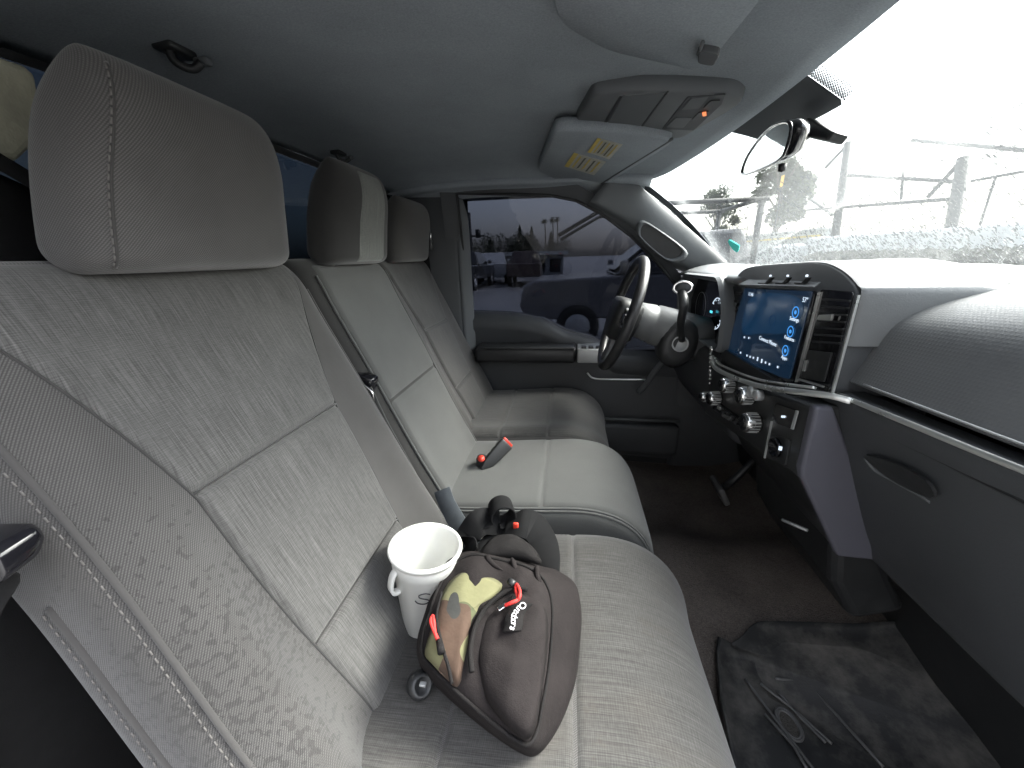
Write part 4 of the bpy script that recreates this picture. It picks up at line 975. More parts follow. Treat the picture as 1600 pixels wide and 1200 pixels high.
def puff(name, pxs, h, mat, par, base=.004, nseg=4, rings_=6, jit=.004, power=2.2):
    P = cat([B(*p, base) for p in pxs], nseg, True); c = sum(P)/len(P); R = []
    for k in range(rings_+1):
        s_ = 1-k/rings_; hh = h*(1-s_**power)
        R.append([c+(p-c)*max(s_, .03)+bagn*(hh-(.004 if k == 0 else 0)+jit*noise.noise(Vector(tuple((c+(p-c)*s_)*34)))) for p in P])
    return MB().loft(R).build(name, mat, par)
puff('camouflage_panel', [(728, 886), (752, 892), (787, 911), (780, 926), (762, 942), (748, 962), (738, 990), (733, 1020), (724, 1052), (713, 1072), (696, 1058), (676, 1038), (663, 1021), (668, 994), (680, 958), (691, 922), (708, 900)], .012, CAMO, bk_, .014, 3)
puff('front_pocket', [(802, 922), (828, 926), (848, 938), (856, 965), (855, 1010), (850, 1060), (842, 1110), (834, 1142), (822, 1154), (806, 1146), (782, 1122), (760, 1092), (747, 1052), (742, 1012), (749, 977), (770, 946)], .016, BAG, bk_, .014, 3, 8, .007, 3.2)
# piping along the bag edges, zipper line, pocket seam
MB().tube([p for p in bagring(1.0, .0015, 0, .004)], .0024, 6, closed=True).build('edge_piping', BAGD, bk_)
zp = cat([B(px, py, .024) for px, py in ((737, 1050), (735, 1015), (742, 980), (757, 952), (778, 932), (800, 920), (824, 921))], 6)
MB().tube(zp, .0035, 6).build('zipper', BAGD, bk_)
zp3 = cat([B(px, py, .024) for px, py in ((690, 925), (682, 962), (688, 1000), (700, 1040), (706, 1068))], 6)
MB().tube(zp3, .0022, 6).build('panel_zipper', BAGD, bk_)
# folds on the top edge
for a in ([(800, 872), (806, 892), (812, 905)], [(838, 884), (840, 902), (846, 915)], [(760, 868), (768, 880), (786, 892)]):
    MB().tube(cat([B(px, py, .006) for px, py in a], 5), [.002, .004, .0045, .0045, .0045, .0045, .0045, .004, .003, .002, .002][:len(cat(a, 5))], 6).build('fabric_fold', BAG, bk_)
def cord(pxs, off, r=.0023):
    return MB().tube(cat([B(px, py, off+(.006*math.sin(i*1.3))) for i, (px, py) in enumerate(pxs)], 6), r, 7).build('zipper_pull', REDC, bk_)
cord([(789, 946), (800, 941), (809, 936), (806, 922), (807, 913), (812, 922), (812, 932), (808, 938), (796, 944)], .036)
cord([(676, 962), (673, 970), (678, 985), (684, 998), (686, 1004), (680, 990), (678, 972), (676, 962)], .030)
MB().box(B(784, 949, .032), (.012, .006, .005), (nrm(B(790, 945)-B(780, 953)), nrm(np.cross(bagn, B(790, 945)-B(780, 953))), bagn)).build('zipper_slider', CHR, bk_, bevel=.001)
MB().tube([B(686, 1000, .030), B(690, 1020, .032)], [.004, .005], 8).build('pull_end', BAGD, bk_)
MB().tube([B(803, 913, .03), B(796, 908, .026)], .005, 8).build('pull_end', BLK, bk_)
# stitched lettering on a small dark patch
pth = cat([B(px, py, .0345) for px, py in ((819, 944), (811, 952), (805, 960), (803, 968), (803, 976), (800, 986))], 8)
MB().loft([[p+nrm(np.cross(bagn, A(.2, -1, 0)))*w_-bagn*.002 for w_ in (-.012, .012)]+[p+nrm(np.cross(bagn, A(.2, -1, 0)))*w_+bagn*.0 for w_ in (.012, -.012)] for p in pth]).build('name_patch', BAGD, bk_)
ltr = 'Outdoors'; Lp = np.array(pth)
for i, ch in enumerate(ltr):
    q = (i+.5)/len(ltr)*(len(pth)-1); k = int(q); p = lerp(Lp[k], Lp[min(k+1, len(pth)-1)], q-k)
    d = nrm(Lp[min(k+2, len(pth)-1)]-Lp[max(k-2, 0)])
    text('patch_letter', ch, p+bagn*.0012, d, np.cross(bagn, d), .0125, WLET, bk_, .0004)
# shoulder straps heaped behind the bag
yy_ = A(.35, 1, .0)
def V3(px, py, z): return U(px, py, 'z', z)
lc = V3(784, 800, 1.105); e1_ = A(.94, .34, 0)
ribbon('shoulder_strap', [lc+.023*(e1_*math.cos(a)+A(0, 0, 1)*math.sin(a)) for a in np.linspace(-1.9, 3.6, 30)]+[lc+e1_*(-.05)+A(0, 0, -.022), lc+e1_*(-.075)+A(0, 0, -.036)], A(-.34, .94, .0), .040, WEB, bk_, .003)
ribbon('shoulder_strap', cat([lc+e1_*(-.005)+A(0, 0, -.022), lc+e1_*(-.04)+A(0, -.01, -.008), lc+e1_*(-.062)+A(0, -.02, -.03), lc+e1_*(-.05)+A(0, -.05, -.045)], 7), A(-.2, .7, .7), .050, WEB, bk_, .003)
ribbon('shoulder_strap', cat([lc+A(.01, -.02, -.02), V3(812, 818, 1.10), V3(832, 822, 1.095), V3(846, 842, 1.075), V3(851, 870, 1.06), V3(850, 905, 1.05)], 7), A(.45, .75, .35), .055, WEB, bk_, .004)
ribbon('shoulder_strap', cat([V3(752, 866, 1.05), V3(770, 842, 1.065), V3(800, 838, 1.07), V3(824, 856, 1.06), V3(838, 882, 1.05)], 7), A(.2, .8, .5), .030, WEB, bk_, .004)
MB().box(V3(806, 822, 1.10), (.010, .006, .014)).build('strap_buckle', RED, bk_, bevel=.002)
puff('strap_pad', [(748, 868), (770, 838), (800, 832), (830, 850), (846, 880), (800, 872)], .010, BAGD, bk_, -.02, 4)
# loose black cap beside the bag corner
cp = empty('bottle_cap', V3(656, 1068, 1.0), 'glossy black plastic clip poking out under the backpack corner', 'clip')
c = V3(656, 1070, 1.008); ca = nrm(A(.5, -.4, .5))
MB().lathe([(.0, -.012), (.014, -.012), (.017, -.008), (.018, .004), (.015, .010), (.011, .012), (.009, .007), (0, .007)], c, ca, 18).build('clip_body', BLK, cp)
MB().box(c+ca*.013+A(0, 0, .004), (.009, .006, .004)).build('clip_glint', SILP, cp, bevel=.001)  # small pale block standing in for the white glint on the clip

# white plastic cup
cupc = UD(665, 853, .615); cax = nrm(A(.10, .05, 1)); 
cupo = empty('plastic_cup', cupc-cax*.155, 'white plastic measuring bucket with side handle and handwritten S', 'cup')
r0, r1, ch = .034, .0545, .155
prof = [(0, -ch), (r0*.96, -ch), (r0, -ch+.004), (lerp(r0, r1, .80), -.030), (lerp(r0, r1, .82)+.0012, -.028), (lerp(r0, r1, .9)+.001, -.012), (r1-.001, -.006), (r1+.003, -.005), (r1+.0042, -.001), (r1+.003, .002), (r1-.001, .002), (r1-.003, -.002), (lerp(r0, r1, .9)-.003, -.014), (lerp(r0, r1, .82)-.003, -.028), (lerp(r0, r1, .8)-.0042, -.032), (r0-.002, -ch+.005), (0, -ch+.004)]
MB().lathe(prof, cupc, cax, 48).build('cup_body', WPL, cupo)
hd = nrm(A(-.62, -.75, 0)); hd = nrm(hd-cax*np.dot(hd, cax))
hp_ = cat([cupc+hd*.049-cax*.018, cupc+hd*.057-cax*.028, cupc+hd*.060-cax*.046, cupc+hd*.056-cax*.058, cupc+hd*.046-cax*.060, cupc+hd*.042-cax*.054], 5)
ribbon('handle', hp_, np.cross(cax, hd), .012, WPL, cupo, .005)
sdir = nrm(CAM-cupc); sdir = nrm(sdir-cax*np.dot(sdir, cax)); sdir = nrm(sdir-.02*np.cross(cax, sdir))
tx = np.cross(cax, sdir); sc_ = cupc+sdir*(lerp(r0, r1, .62)+.0006)-cax*.058
spts = [(.010, .010), (.002, .014), (-.008, .010), (-.007, .003), (.004, -.002), (.009, -.008), (.002, -.014), (-.010, -.012), (-.015, -.006)]
spc = cat([A(*q) for q in spts], 6)
def onc(a, b):
    hgt = -.058+b; rr = lerp(r0, r1, (hgt+ch)/ch)+.0005; an = a/rr
    return cupc+cax*hgt+rr*(sdir*math.cos(an)+tx*math.sin(an))
MB().tube([onc(q[0]*.9, q[1]*.8) for q in spc], .0009, 5).build('handwritten_letter', MARK, cupo)

# belts and buckles
bu = empty('belt_buckle', U(775, 715, 'z', 1.05), 'black seat belt buckle with bright red button beside the middle seat', 'buckle')
b0 = U(764, 722, 'z', 1.035); b1 = U(792, 692, 'z', 1.075); bd = nrm(b1-b0); bs = nrm(np.cross(bd, A(.3, -1, .2))); bu_ = np.cross(bs, bd)
MB().loft([[b0+bd*s_+bs*a*w_+bu_*b*.011 for a, b in ((-1, -1), (1, -1), (1, 1), (-1, 1))] for s_, w_ in ((-.03, .008), (0, .016), (np.linalg.norm(b1-b0), .021))]).build('buckle_body', BLK, bu, bevel=.005, bseg=3)
MB().box(b1+bd*.002, (.010, .034, .011), (bd, bs, bu_)).build('release_button', RED, bu, bevel=.002)
bv = empty('belt_buckle', U(752, 718, 'z', 1.04), 'half-buried belt buckle showing only a small dull red spot', 'buckle')
MB().box(U(752, 720, 'z', 1.035), (.025, .03, .03)).build('buckle_body', BLK, bv, bevel=.006)
MB().lathe([(0, 0), (.010, 0), (.010, .004), (0, .006)], U(752, 717, 'z', 1.048), A(.1, -.6, .8), 12).build('release_button', RED, bv)
lb_ = empty('lap_belt', U(715, 800, 'z', 1.02), 'blue-grey belt webbing emerging between passenger backrest and middle cushion', 'seat belt')
ribbon('webbing', cat([U(690, 765, 'z', 1.09), U(700, 790, 'z', 1.06), U(718, 822, 'z', 1.04), U(738, 850, 'z', 1.02), U(760, 872, 'z', 1.015)], 6), A(.75, .1, .5), .040, WEBB, lb_, .002)
tg_ = empty('belt_tongue', A(-.42, -.77, 1.38), 'black belt tongue and guide hanging by the door jamb', 'seat belt')
c = U(14, 862, 'x', -.42)
MB().loft([[c+A(o, a*.019*s_, b*.015*s_+.004*a) for a, b in ((-1, -1), (.6, -1), (1.1, -.2), (.9, .8), (-1, 1))] for o, s_ in ((-.03, .9), (.0, 1), (.012, .8))]).build('tongue_grip', GBK, tg_, bevel=.006, bseg=3)
ribbon('webbing', cat([c+A(-.02, -.01, -.012), c+A(-.03, .0, -.03), c+A(-.05, -.01, -.06), c+A(-.10, -.01, -.12)], 4), A(1, .3, 0), .03, WEB, tg_)

# beige box and dark bundle behind the passenger headrest
bx_ = empty('storage_box', A(-.70, -.60, .7), 'pale beige box behind the passenger headrest', 'box')
BEI = plain('beige_fibreboard', (.40, .39, .30), .9, var=.15, vscale=25, bscale=140, bstr=.5, bdist=.002)
zt = U(50, 112, 'x', -.655)[2]
yr = U(58, 112, 'x', -.64)[1]
P = [A(-.64, -.76, zt-.11), A(-.64, yr-.05, zt-.11), A(-.64, yr-.015, zt-.075), A(-.64, yr, zt-.005), A(-.64, yr-.01, zt), A(-.64, -.76, zt)]
MB().prism(P, A(-.10, 0, 0)).build('box_body', BEI, bx_, smooth=False, bevel=.008, bseg=3)
MB().box(A(-.69, -.62, zt+.002), (.085, .26, .006)).build('box_lid', BEI, bx_, bevel=.002)
db_ = empty('duffel_bag', A(-.70, -.62, .7), 'dark bundled bag under the beige box behind the seat', 'bag')
MB().loft([[A(-.70+.07*k*math.cos(a), -.62+.17*k*math.sin(a)+.01*math.sin(3*a), z) for a in np.linspace(0, 2*math.pi, 20, endpoint=False)] for z, k in ((.72, .9), (1.0, 1.05), (1.4, 1.08), (zt-.14, 1.0), (zt-.115, .7))]).build('bag_body', WEB, db_)
ribbon('bag_strap', cat([A(-.62, -.56, zt-.10), A(-.60, -.50, zt-.16), A(-.60, -.46, zt-.24), A(-.62, -.42, zt-.32)], 5), A(0, .5, .8), .018, WEB, db_)

# rubber floor mat
fm = empty('floor_mat', A(.55, -.40, .66), 'muddy black rubber floor mat with ribs and oval badge in the passenger footwell', 'floor mat')
mo_ = [(1118, 1025), (1140, 1012), (1158, 1000), (1175, 982), (1205, 977), (1330, 981), (1390, 978), (1470, 976), (1530, 1010), (1600, 1065), (1680, 1200), (1720, 1300), (1220, 1330)]
def FZ(px, py, dz=0.):
    p = U(px, py, 'z', .69)
    for _ in range(6): p = U(px, py, 'z', max(.64, floor_z(p[0], p[1]))+.012+dz)
    return p
M_ = cat([FZ(*p) for p in mo_], 3, True); mc_ = sum(M_)/len(M_)
def mring(s_, dz): 
    out = []
    for p in M_:
        q = mc_+(p-mc_)*s_; out.append(A(q[0], q[1], max(.64, floor_z(q[0], q[1]))+dz))
    return out
MB().loft([mring(1.0, .0), mring(1.0, .026), mring(.988, .028), mring(.96, .014), mring(.8, .012), mring(.55, .012), mring(.25, .012), mring(.05, .012)]).build('mat_sheet', MUD, fm)
for a in ([(1165, 1062), (1270, 1200), (1300, 1240)], [(1188, 1068), (1242, 1110), (1300, 1162)], [(1212, 1060), (1262, 1066), (1310, 1120), (1380, 1198)], [(1195, 1115), (1240, 1165), (1260, 1200)], [(1215, 1080), (1250, 1120), (1290, 1160)]):
    MB().tube([FZ(px, py, .0135) for px, py in [tuple(lerp(A(*a[i]), A(*a[i+1]), k/10)) for i in range(len(a)-1) for k in range(11 if i == len(a)-2 else 10)]], .0030, 6).build('mat_rib', RUB, fm)
for k, rr in enumerate((1.0, .86)):
    cpt = [FZ(1233+26*rr*math.cos(a)*.75+13*rr*math.sin(a)*.6, 1132+24*rr*math.sin(a)+10*rr*math.cos(a), .012) for a in np.linspace(0, 2*math.pi, 28, endpoint=False)]
    MB().tube(cpt, .003, 6, closed=True).build('badge_ring', RUB, fm)
cf = carpetmat('worn_mat_face', (.05, .047, .044), (.09, .085, .078))
MB().add([FZ(1233+20*math.cos(a)*.75+8*math.sin(a)*.6, 1132+19*math.sin(a)+8*math.cos(a), .012) for a in np.linspace(0, 2*math.pi, 24, endpoint=False)], [tuple(range(24))]).build('badge_face', cf, fm, smooth=False)

# ------------------------------------------------------------------ outside: parked vehicles, trees, poles
PW = plain('white_fleet_paint', (.50, .51, .51), .3, var=.03, vscale=2, coat=.5)
PD = plain('dark_paint', (.03, .032, .036), .3, var=.1, vscale=2, coat=.5)
PGL = plain('pale_grey_paint', (.15, .15, .155), .3, var=.06, vscale=2, coat=.5)
PRD = plain('maroon_paint', (.05, .03, .028), .3, var=.1, vscale=2, coat=.5)
PGR = plain('grey_paint', (.22, .23, .24), .3, var=.1, vscale=2, coat=.5)
TYR = plain('tyre_rubber', (.02, .02, .02), .8)
RAK = plain('dark_steel', (.02, .022, .022), .6, metal=.2, var=.2)
LMP = plain('lamp_lens', (.6, .6, .58), .2)
def pickup(loc, ang, paint, label, rack=False, van=False, scale=1., cat_='truck', grp='vehicles parked around the lot'):
    o = empty('parked_truck' if not van else 'shade_van', (loc[0], loc[1], 0), label, cat_, grp); ca_, sa_ = math.cos(ang), math.sin(ang)
    def W(x, y, z): return A(loc[0]+scale*(x*ca_-y*sa_), loc[1]+scale*(x*sa_+y*ca_), scale*z)
    hw = .95
    if van: bodyp = [(-2.9, .45), (2.75, .45), (2.85, .75), (2.7, 1.15), (1.75, 1.32), (1.15, 2.05), (.7, 2.25), (-2.85, 2.28), (-2.9, 2.2)]
    else: bodyp = [(-2.9, .55), (2.75, .5), (2.88, .75), (2.8, 1.1), (2.6, 1.18), (1.15, 1.24), (-.95, 1.26), (-2.9, 1.26)]
    MB().loft([[W(x, y*k, z) for x, z in bodyp] for y, k in ((-hw, 1), (hw, 1))]).build('body', paint, o, smooth=False, bevel=.05*scale, bseg=3)
    if not van:
        cp_ = [(1.25, 1.24, .93), (.45, 1.88, .74), (-.75, 1.92, .74), (-.98, 1.26, .93)]
        MB().loft([[W(x, -w_, z) for x, z, w_ in cp_], [W(x, w_, z) for x, z, w_ in cp_]]).build('cabin', paint, o, smooth=False, bevel=.04*scale, bseg=2)
        gw = [(1.10, 1.30), (.42, 1.82), (-.70, 1.85), (-.85, 1.30)]
    else: gw = [(1.60, 1.38), (1.12, 1.98), (.35, 1.98), (.35, 1.38)]
    for sg in (-1, 1):
        def ww(z): return (.945-(z-1.24)*.30 if z > 1.24 else .945) if not van else .952
        gwp = [W(x, sg*(ww(z)+.012), z) for x, z in gw]
        MB().prism(gwp, (W(0, sg*.01, 0)-W(0, 0, 0))).build('side_window', GBK, o, smooth=False)
        for wx in (-1.75, 1.85):
            wh = MB().lathe([(0, 0), (.22, 0), (.24, .02), (.36, .03), (.38, .0), (.38, -.20), (0, -.2)], W(wx, sg*(hw+.02), .38), W(0, sg, 0)-W(0, 0, 0), 20).build('wheel', TYR, o)
            MB().lathe([(0, .03), (.12, .032), (.22, .012), (.23, 0)], W(wx, sg*(hw+.022), .38), W(0, sg, 0)-W(0, 0, 0), 14).build('rim', SILP, wh)
        MB().box(W(2.80, sg*.72, .92), (.12*scale, .34*scale, .18*scale), (nrm(W(1, 0, 0)-W(0, 0, 0)), nrm(W(0, 1, 0)-W(0, 0, 0)), A(0, 0, 1))).build('headlight', LMP, o, bevel=.02)
        MB().box(W(1.12 if not van else 1.6, sg*1.06, 1.38), (.12*scale, .20*scale, .2*scale), (nrm(W(1, 0, 0)-W(0, 0, 0)), nrm(W(0, 1, 0)-W(0, 0, 0)), A(0, 0, 1))).build('side_mirror', paint, o, bevel=.03)
    wsd = [W(*q) for q in (((1.20, -.80, 1.30), (1.20, .80, 1.30), (.50, .66, 1.84), (.50, -.66, 1.84)) if not van else ((1.70, -.82, 1.40), (1.70, .82, 1.40), (1.17, .78, 2.0), (1.17, -.78, 2.0)))]
    dv_ = W(.03, 0, .02)-W(0, 0, 0); MB().prism([p+dv_*.4 for p in wsd], dv_).build('front_window', GBK, o, smooth=False)
    MB().box(W(2.83, 0, .86), (.1*scale, 1.0*scale, .24*scale), (nrm(W(1, 0, 0)-W(0, 0, 0)), nrm(W(0, 1, 0)-W(0, 0, 0)), A(0, 0, 1))).build('grille', BLK, o, bevel=.02)
    if rack:
        for sg in (-1, 1):
            for x in (-.9,): MB().box(W(x, sg*.88, 1.75), (.07*scale, .07*scale, 1.1*scale)).build('rack_post', RAK, o)
            MB().tube([W(-1.0, sg*.88, 2.32), W(1.4, sg*.88, 2.32)], .04, 6).build('rack_rail', RAK, o)
            MB().tube([W(1.4, sg*.88, 2.32), W(2.2, sg*.88, 1.9)], .035, 6).build('rack_brace', RAK, o)
        for x in (-.9, 1.3): MB().tube([W(x, -.88, 2.32), W(x, .88, 2.32)], .035, 6).build('rack_bar', RAK, o)
    return o
# driver side neighbours, seen through the tinted window
p_ = U(855, 445, 'y', 6.2); pickup((U(818, 450, 'y', 6.0)[0]+2.8, 6.9), math.pi, PGL, 'pale work truck with ladder rack parked next to the driver side', rack=True)
pickup((U(775, 450, 'y', 24)[0]-.6, 26.5), math.pi*.5+.15, PW, 'white pickup parked farther off across the lot', scale=1.)
pickup((U(752, 460, 'y', 19)[0]-1.2, 21.0), math.pi*.5-.05, PD, 'black pickup parked at the rear end of the driver window view')
pickup((U(812, 460, 'y', 22)[0]+.2, 24.0), math.pi*.5+.05, PRD, 'maroon pickup parked beside the farther white pickup')
# passenger side: tall van added out of view, blocks daylight at the open door
VGR = plain('shade_van_paint', (.30, .30, .30), .45, var=.08, vscale=2)
pickup((-.4, -3.35), 0, VGR, 'tall grey van added out of view on the passenger side to block daylight', van=True, cat_='van', scale=1.25)
# work truck ahead: white service body with overhead ladder rack
wt = empty('work_truck', (8.2, 5.0, 0), 'white service truck with tall overhead ladder rack parked ahead', 'truck', 'vehicles parked around the lot')
def F(px, py, d=7.5): return U(px, py, 'x', d)
for (px, py, px2, py2) in ((1326, 222, 1304, 392), (1507, 245, 1485, 390)):
    a, b = F(px, py), F(px2, py2); b = A(b[0], b[1], .9)
    for k in (0,): MB().tube([a+A(k, .1*k, 0), b+A(k, .1*k, 0)], .10, 6).build('rack_post', RAK, wt)
for q in (((1326, 274), (1500, 284)), ((1262, 328), (1500, 310)), ((1290, 262), (1326, 224)), ((1450, 308), (1507, 246)), ((1412, 260), (1408, 312)), ((1268, 312), (1300, 336))):
    MB().tube([F(*q[0]), F(*q[1])], .045 if q[0][0] not in (1412,) else .03, 6).build('rack_bar', RAK, wt)
for q in (((1326, 224), (1507, 246)),):
    MB().tube([F(*q[0])+A(1.6, .1, 0), F(*q[1])+A(1.6, .1, 0)], .05, 6).build('rack_bar', RAK, wt)
y0, y1 = F(1510, 360)[1], F(1268, 360)[1]
MB().box(A(8.5, (y0+y1)/2-1.5, 1.35), (2.2, y1-y0+3, 1.1)).build('service_body', PW, wt, smooth=False, bevel=.05)
MB().box(A(8.4, (y0+y1)/2-1.5, .55), (2.0, y1-y0+2.6, .45)).build('chassis', RAK, wt, smooth=False)
MB().box(A(8.3, y1+1.0, 1.15), (2.0, 1.9, 1.2)).build('cab', PW, wt, smooth=False, bevel=.15, bseg=3)
for yy2 in (y0, y1-.5, y1+1.2):
    MB().lathe([(0, .0), (.42, 0), (.45, -.03), (.45, -.25), (0, -.25)], A(7.35, yy2, .45), A(-1, 0, 0), 20).build('wheel', TYR, wt)
# low concrete block wall and yellow kerb ahead on the driver side
CON = plain('concrete', (.45, .46, .44), .85, var=.15, vscale=3)
wl = empty('block_wall', (16, 22, 0), 'low grey block wall across the lot ahead', 'wall')
a_, b_ = U(1040, 400, 'x', 13), U(1290, 400, 'x', 13)
for k in range(6):
    ya, yb = lerp(a_[1], b_[1], k/6), lerp(a_[1], b_[1], (k+1)/6)
    MB().box(A(13, (ya+yb)/2, 1.25), (.3, abs(yb-ya)-.04, 2.5)).build('wall_panel', CON, wl, smooth=False, bevel=.02)
MB().box(A(12.95, (a_[1]+b_[1])/2, 2.54), (.5, abs(a_[1]-b_[1]), .10)).build('wall_cap', CON, wl, smooth=False)
MB().box(A(12.6, (a_[1]+b_[1])/2, 2.2), (.06, abs(a_[1]-b_[1]), .10)).build('yellow_rail', YEL, wl, smooth=False)
# vegetation
def leafmat(name, dark, light):
    m, t, b = newmat(name); v = coords(t); n1 = noisetex(t, v, .9, 4, .6)
    t.links.new(ramp(t, n1, [(.3, dark), (.7, light)]), b.inputs['Base Color']); b.inputs['Roughness'].default_value = .8; return m
LF = leafmat('leaves', (.025, .034, .016), (.07, .085, .035)); LFD = leafmat('dark_leaves', (.015, .022, .012), (.04, .05, .025))
BRK = plain('bark', (.10, .08, .06), .9, var=.3, vscale=4)
def leaves(fn, n, s):
    V = []; Fc = []
    for k in range(n):
        p = fn(); a = nrm(rng.normal(size=3)); b = nrm(np.cross(a, rng.normal(size=3))); sz = s*random.uniform(.6, 1.4); i = len(V)
        V += [p-a*sz, p+b*sz*.5, p+a*sz, p-b*sz*.5]; Fc.append((i, i+1, i+2, i+3))
    return V, Fc
def tree(base, h, r, kind, label, mat=LF, n=700, grp='trees beyond the lot'):
    base = A(*base); o = empty({'round': 'broad_tree', 'cypress': 'cypress_tree', 'palm': 'palm_tree'}[kind], base, label, 'tree', grp)
    if kind == 'palm':
        MB().tube([base+A(.15*math.sin(q*3), 0, q*h) for q in np.linspace(0, 1, 8)], [.13-.05*q for q in np.linspace(0, 1, 8)], 8).build('trunk', BRK, o)
        m = MB()
        for k in range(34):
            a = random.uniform(0, 6.28); el = random.uniform(-.7, 1.1); L = r*random.uniform(.8, 1.1)
            d = A(math.cos(a)*math.cos(el), math.sin(a)*math.cos(el), math.sin(el)); pr = base+A(0, 0, h)
            pts = [pr+d*L*q+A(0, 0, -.45*L*q*q) for q in (0, .35, .7, 1)]; wv = nrm(np.cross(d, A(0, 0, 1)))*.16*r
            for i in range(3):
                w0, w1 = (.4, 1, .9, .1)[i], (.4, 1, .9, .1)[i+1]
                m.add([pts[i]-wv*w0, pts[i]+wv*w0, pts[i+1]+wv*w1, pts[i+1]-wv*w1], [(0, 1, 2, 3)])
        m.build('crown', mat, o, smooth=False)
        return o
    MB().tube([base, base+A(.05*h*.2, 0, h*.35), base+A(0, 0, h*.8)], [.03*h, .02*h, .006*h], 7).build('trunk', BRK, o)
    for k in range(5):
        a = k*1.3; MB().tube([base+A(0, 0, h*(.25+.08*k)), base+A(math.cos(a)*r*.6, math.sin(a)*r*.6, h*(.45+.09*k))], [.012*h, .004*h], 6).build('limb', BRK, o)
    if kind == 'cypress':
        def fn():
            q = random.random()**.8; rr = r*(math.sin(math.pi*min(1, q*.9+.12))**.7)*math.sqrt(random.random()); a = random.uniform(0, 6.28)
            return base+A(rr*math.cos(a), rr*math.sin(a), h*(.05+.95*q))
    else:
        cl_ = [(base+A(random.gauss(0, r*.45), random.gauss(0, r*.45), h*random.uniform(.35, .9)), r*random.uniform(.25, .45)) for _ in range(14)]
        def fn():
            c, rr = random.choice(cl_); return c+nrm(rng.normal(size=3))*rr*random.random()**.4
    V, Fc = leaves(fn, n*4, .022*h if kind == 'round' else .02*h); mk('crown', V, Fc, mat, o, smooth=False)
    return o
def G(px, d): p = U(px, 400, 'y', d); return (p[0], p[1], 0)
def zt_(px, py, d): return U(px, py, 'y', d)[2]
tree(G(800, 45), zt_(800, 365, 45), 2.6, 'round', 'wide dark tree mass in the middle of the driver window view', LFD, 1400)
tree(G(826, 47), zt_(826, 368, 47), 2.4, 'round', 'dark round tree just forward of the widest tree', LFD, 1200)
tree(G(750, 42), zt_(750, 376, 42), 2.0, 'round', 'low tree near the rear edge of the driver window', LF, 800)
tree(G(865, 50), zt_(865, 378, 50), 2.6, 'round', 'dark tree below the palms', LFD, 900)
tree(G(813, 44), zt_(813, 352, 44), .42, 'cypress', 'tall thin cypress rising from the widest tree', LFD, 400)
tree(G(831, 44), zt_(831, 354, 44), .38, 'cypress', 'second thin cypress just forward of the tallest one', LFD, 400)
tree(G(861, 44), zt_(861, 362, 44), .45, 'cypress', 'short cypress standing under the palms', LFD, 400)
tree(G(767, 40), zt_(767, 371, 40), .5, 'cypress', 'lone dark cypress near the rear edge of the driver window', LFD, 400)
tree(G(851, 70), zt_(851, 344, 70), .75, 'palm', 'single slender palm set apart from the palm pair', LFD)
tree(G(863, 70), zt_(863, 342, 70), .75, 'palm', 'rearmost palm of the close pair', LFD)
tree(G(870, 71), zt_(870, 342, 71), .75, 'palm', 'foremost palm of the close pair', LFD)
bt = U(1215, 330, 'x', 22)
tree((bt[0], bt[1], 0), U(1215, 215, 'x', 22)[2], 3.0, 'round', 'sparse tree seen through the wet windshield behind the mirror', LF, 900)
tree((26, U(1120, 330, 'x', 26)[1], 0), U(1120, 290, 'x', 26)[2], 3.5, 'round', 'low tree beyond the block wall through the windshield', LF, 600)
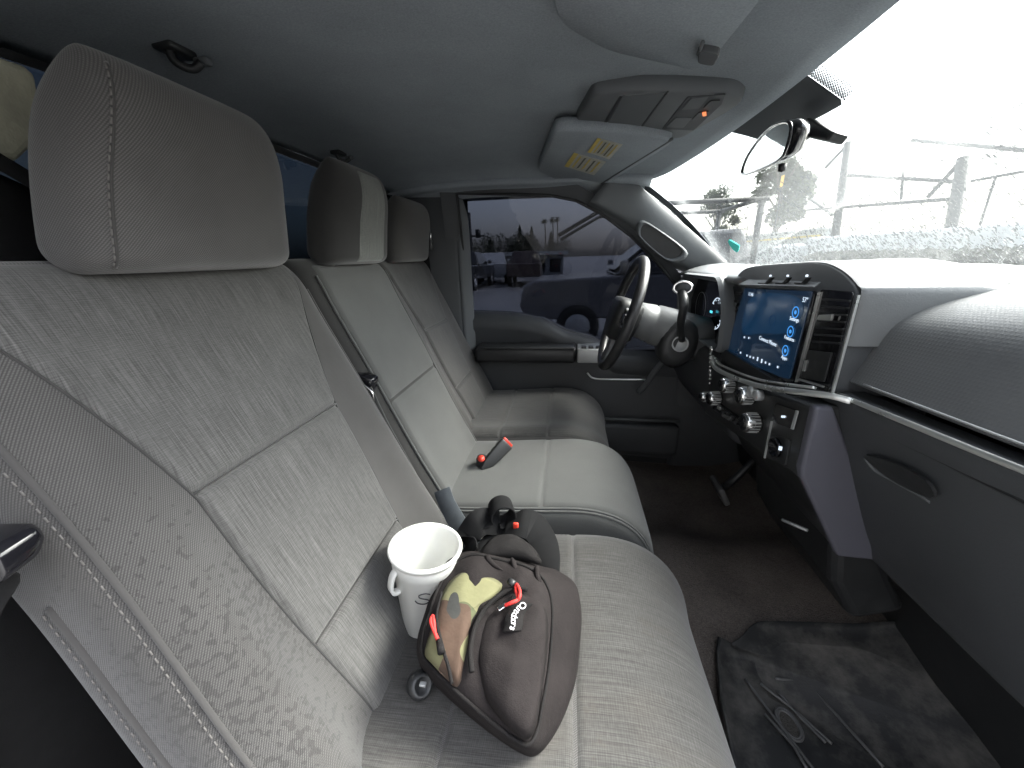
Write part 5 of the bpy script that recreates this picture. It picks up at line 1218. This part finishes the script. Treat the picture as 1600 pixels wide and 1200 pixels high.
# poles, sign, building
pl = empty('utility_pole', G(737, 30), 'thin utility pole with crossarm near the rear edge of the driver window', 'pole')
g = G(737, 30); MB().tube([A(*g), A(g[0], g[1], zt_(737, 332, 30))], [.14, .10], 8).build('pole', RAK, pl)
MB().box(A(g[0], g[1], zt_(737, 369, 30)), (2.2, .12, .12)).build('crossarm', RAK, pl)
MB().lathe([(0, 0), (.2, 0), (.2, .6), (0, .6)], A(g[0]+.6, g[1], zt_(737, 372, 30)), A(0, 0, 1), 10).build('transformer', RAK, pl)
bd_ = empty('low_building', (U(800, 400, 'y', 33)[0], 33, 0), 'long low flat-roofed building behind the parked pickups', 'building')
xa, xb = U(735, 400, 'y', 33)[0], U(880, 400, 'y', 33)[0]; zb = zt_(800, 400, 33)
MB().box(A((xa+xb)/2, 36, zb/2), (xb-xa, 6, zb)).build('wall', PGR, bd_, smooth=False)
MB().box(A((xa+xb)/2, 35.8, zb+.15), (xb-xa+.8, 6.8, .3)).build('roof', CON, bd_, smooth=False)
for k in range(6): MB().box(A(lerp(xa, xb, (k+.5)/6), 32.97, zb*.5), (.9, .06, 1.1)).build('window', GBK, bd_, smooth=False)
sg_ = empty('yellow_sign', (20, U(1222, 285, 'x', 20)[1], 0), 'yellow roadside sign seen through the wet windshield', 'sign')
p = U(1222, 283, 'x', 20); YLW = plain('sign_yellow', (.75, .42, .02), .5)
MB().box(p, (.05, .55, 1.0)).build('sign_face', YLW, sg_, smooth=False, bevel=.02); MB().tube([A(p[0]+.05, p[1], 0), A(p[0]+.05, p[1], p[2])], .06, 8).build('post', RAK, sg_)
lp_ = U(1556, 276, 'x', 40); sl_ = empty('street_lamp', (40, lp_[1], 0), 'distant double-armed street lamp above the service truck', 'street lamp')
MB().tube([A(40, lp_[1], 0), A(40, lp_[1], lp_[2])], .12, 8).build('pole', RAK, sl_)
for sg in (-1, 1): MB().box(A(40, lp_[1]+sg*1.2, lp_[2]), (.4, 2.2, .25)).build('lamp_arm', RAK, sl_, bevel=.05)
hd_ = empty('hedge', (5.6, 2.0, 0), 'dark clipped hedge strip in front of the service truck', 'hedge')
ya, yb = U(1285, 400, 'x', 6.2)[1], U(1640, 400, 'x', 6.2)[1]-2
V, Fc = leaves(lambda: A(random.uniform(5.7, 6.6), random.uniform(yb, ya), U(1400, 392, 'x', 6.2)[2]*random.random()**.4), 5000, .07); mk('hedge_leaves', V, Fc, LFD, hd_, smooth=False)
MB().box(A(6.15, (ya+yb)/2, .65), (.8, abs(ya-yb), 1.25)).build('hedge_core', LFD, hd_, bevel=.1)
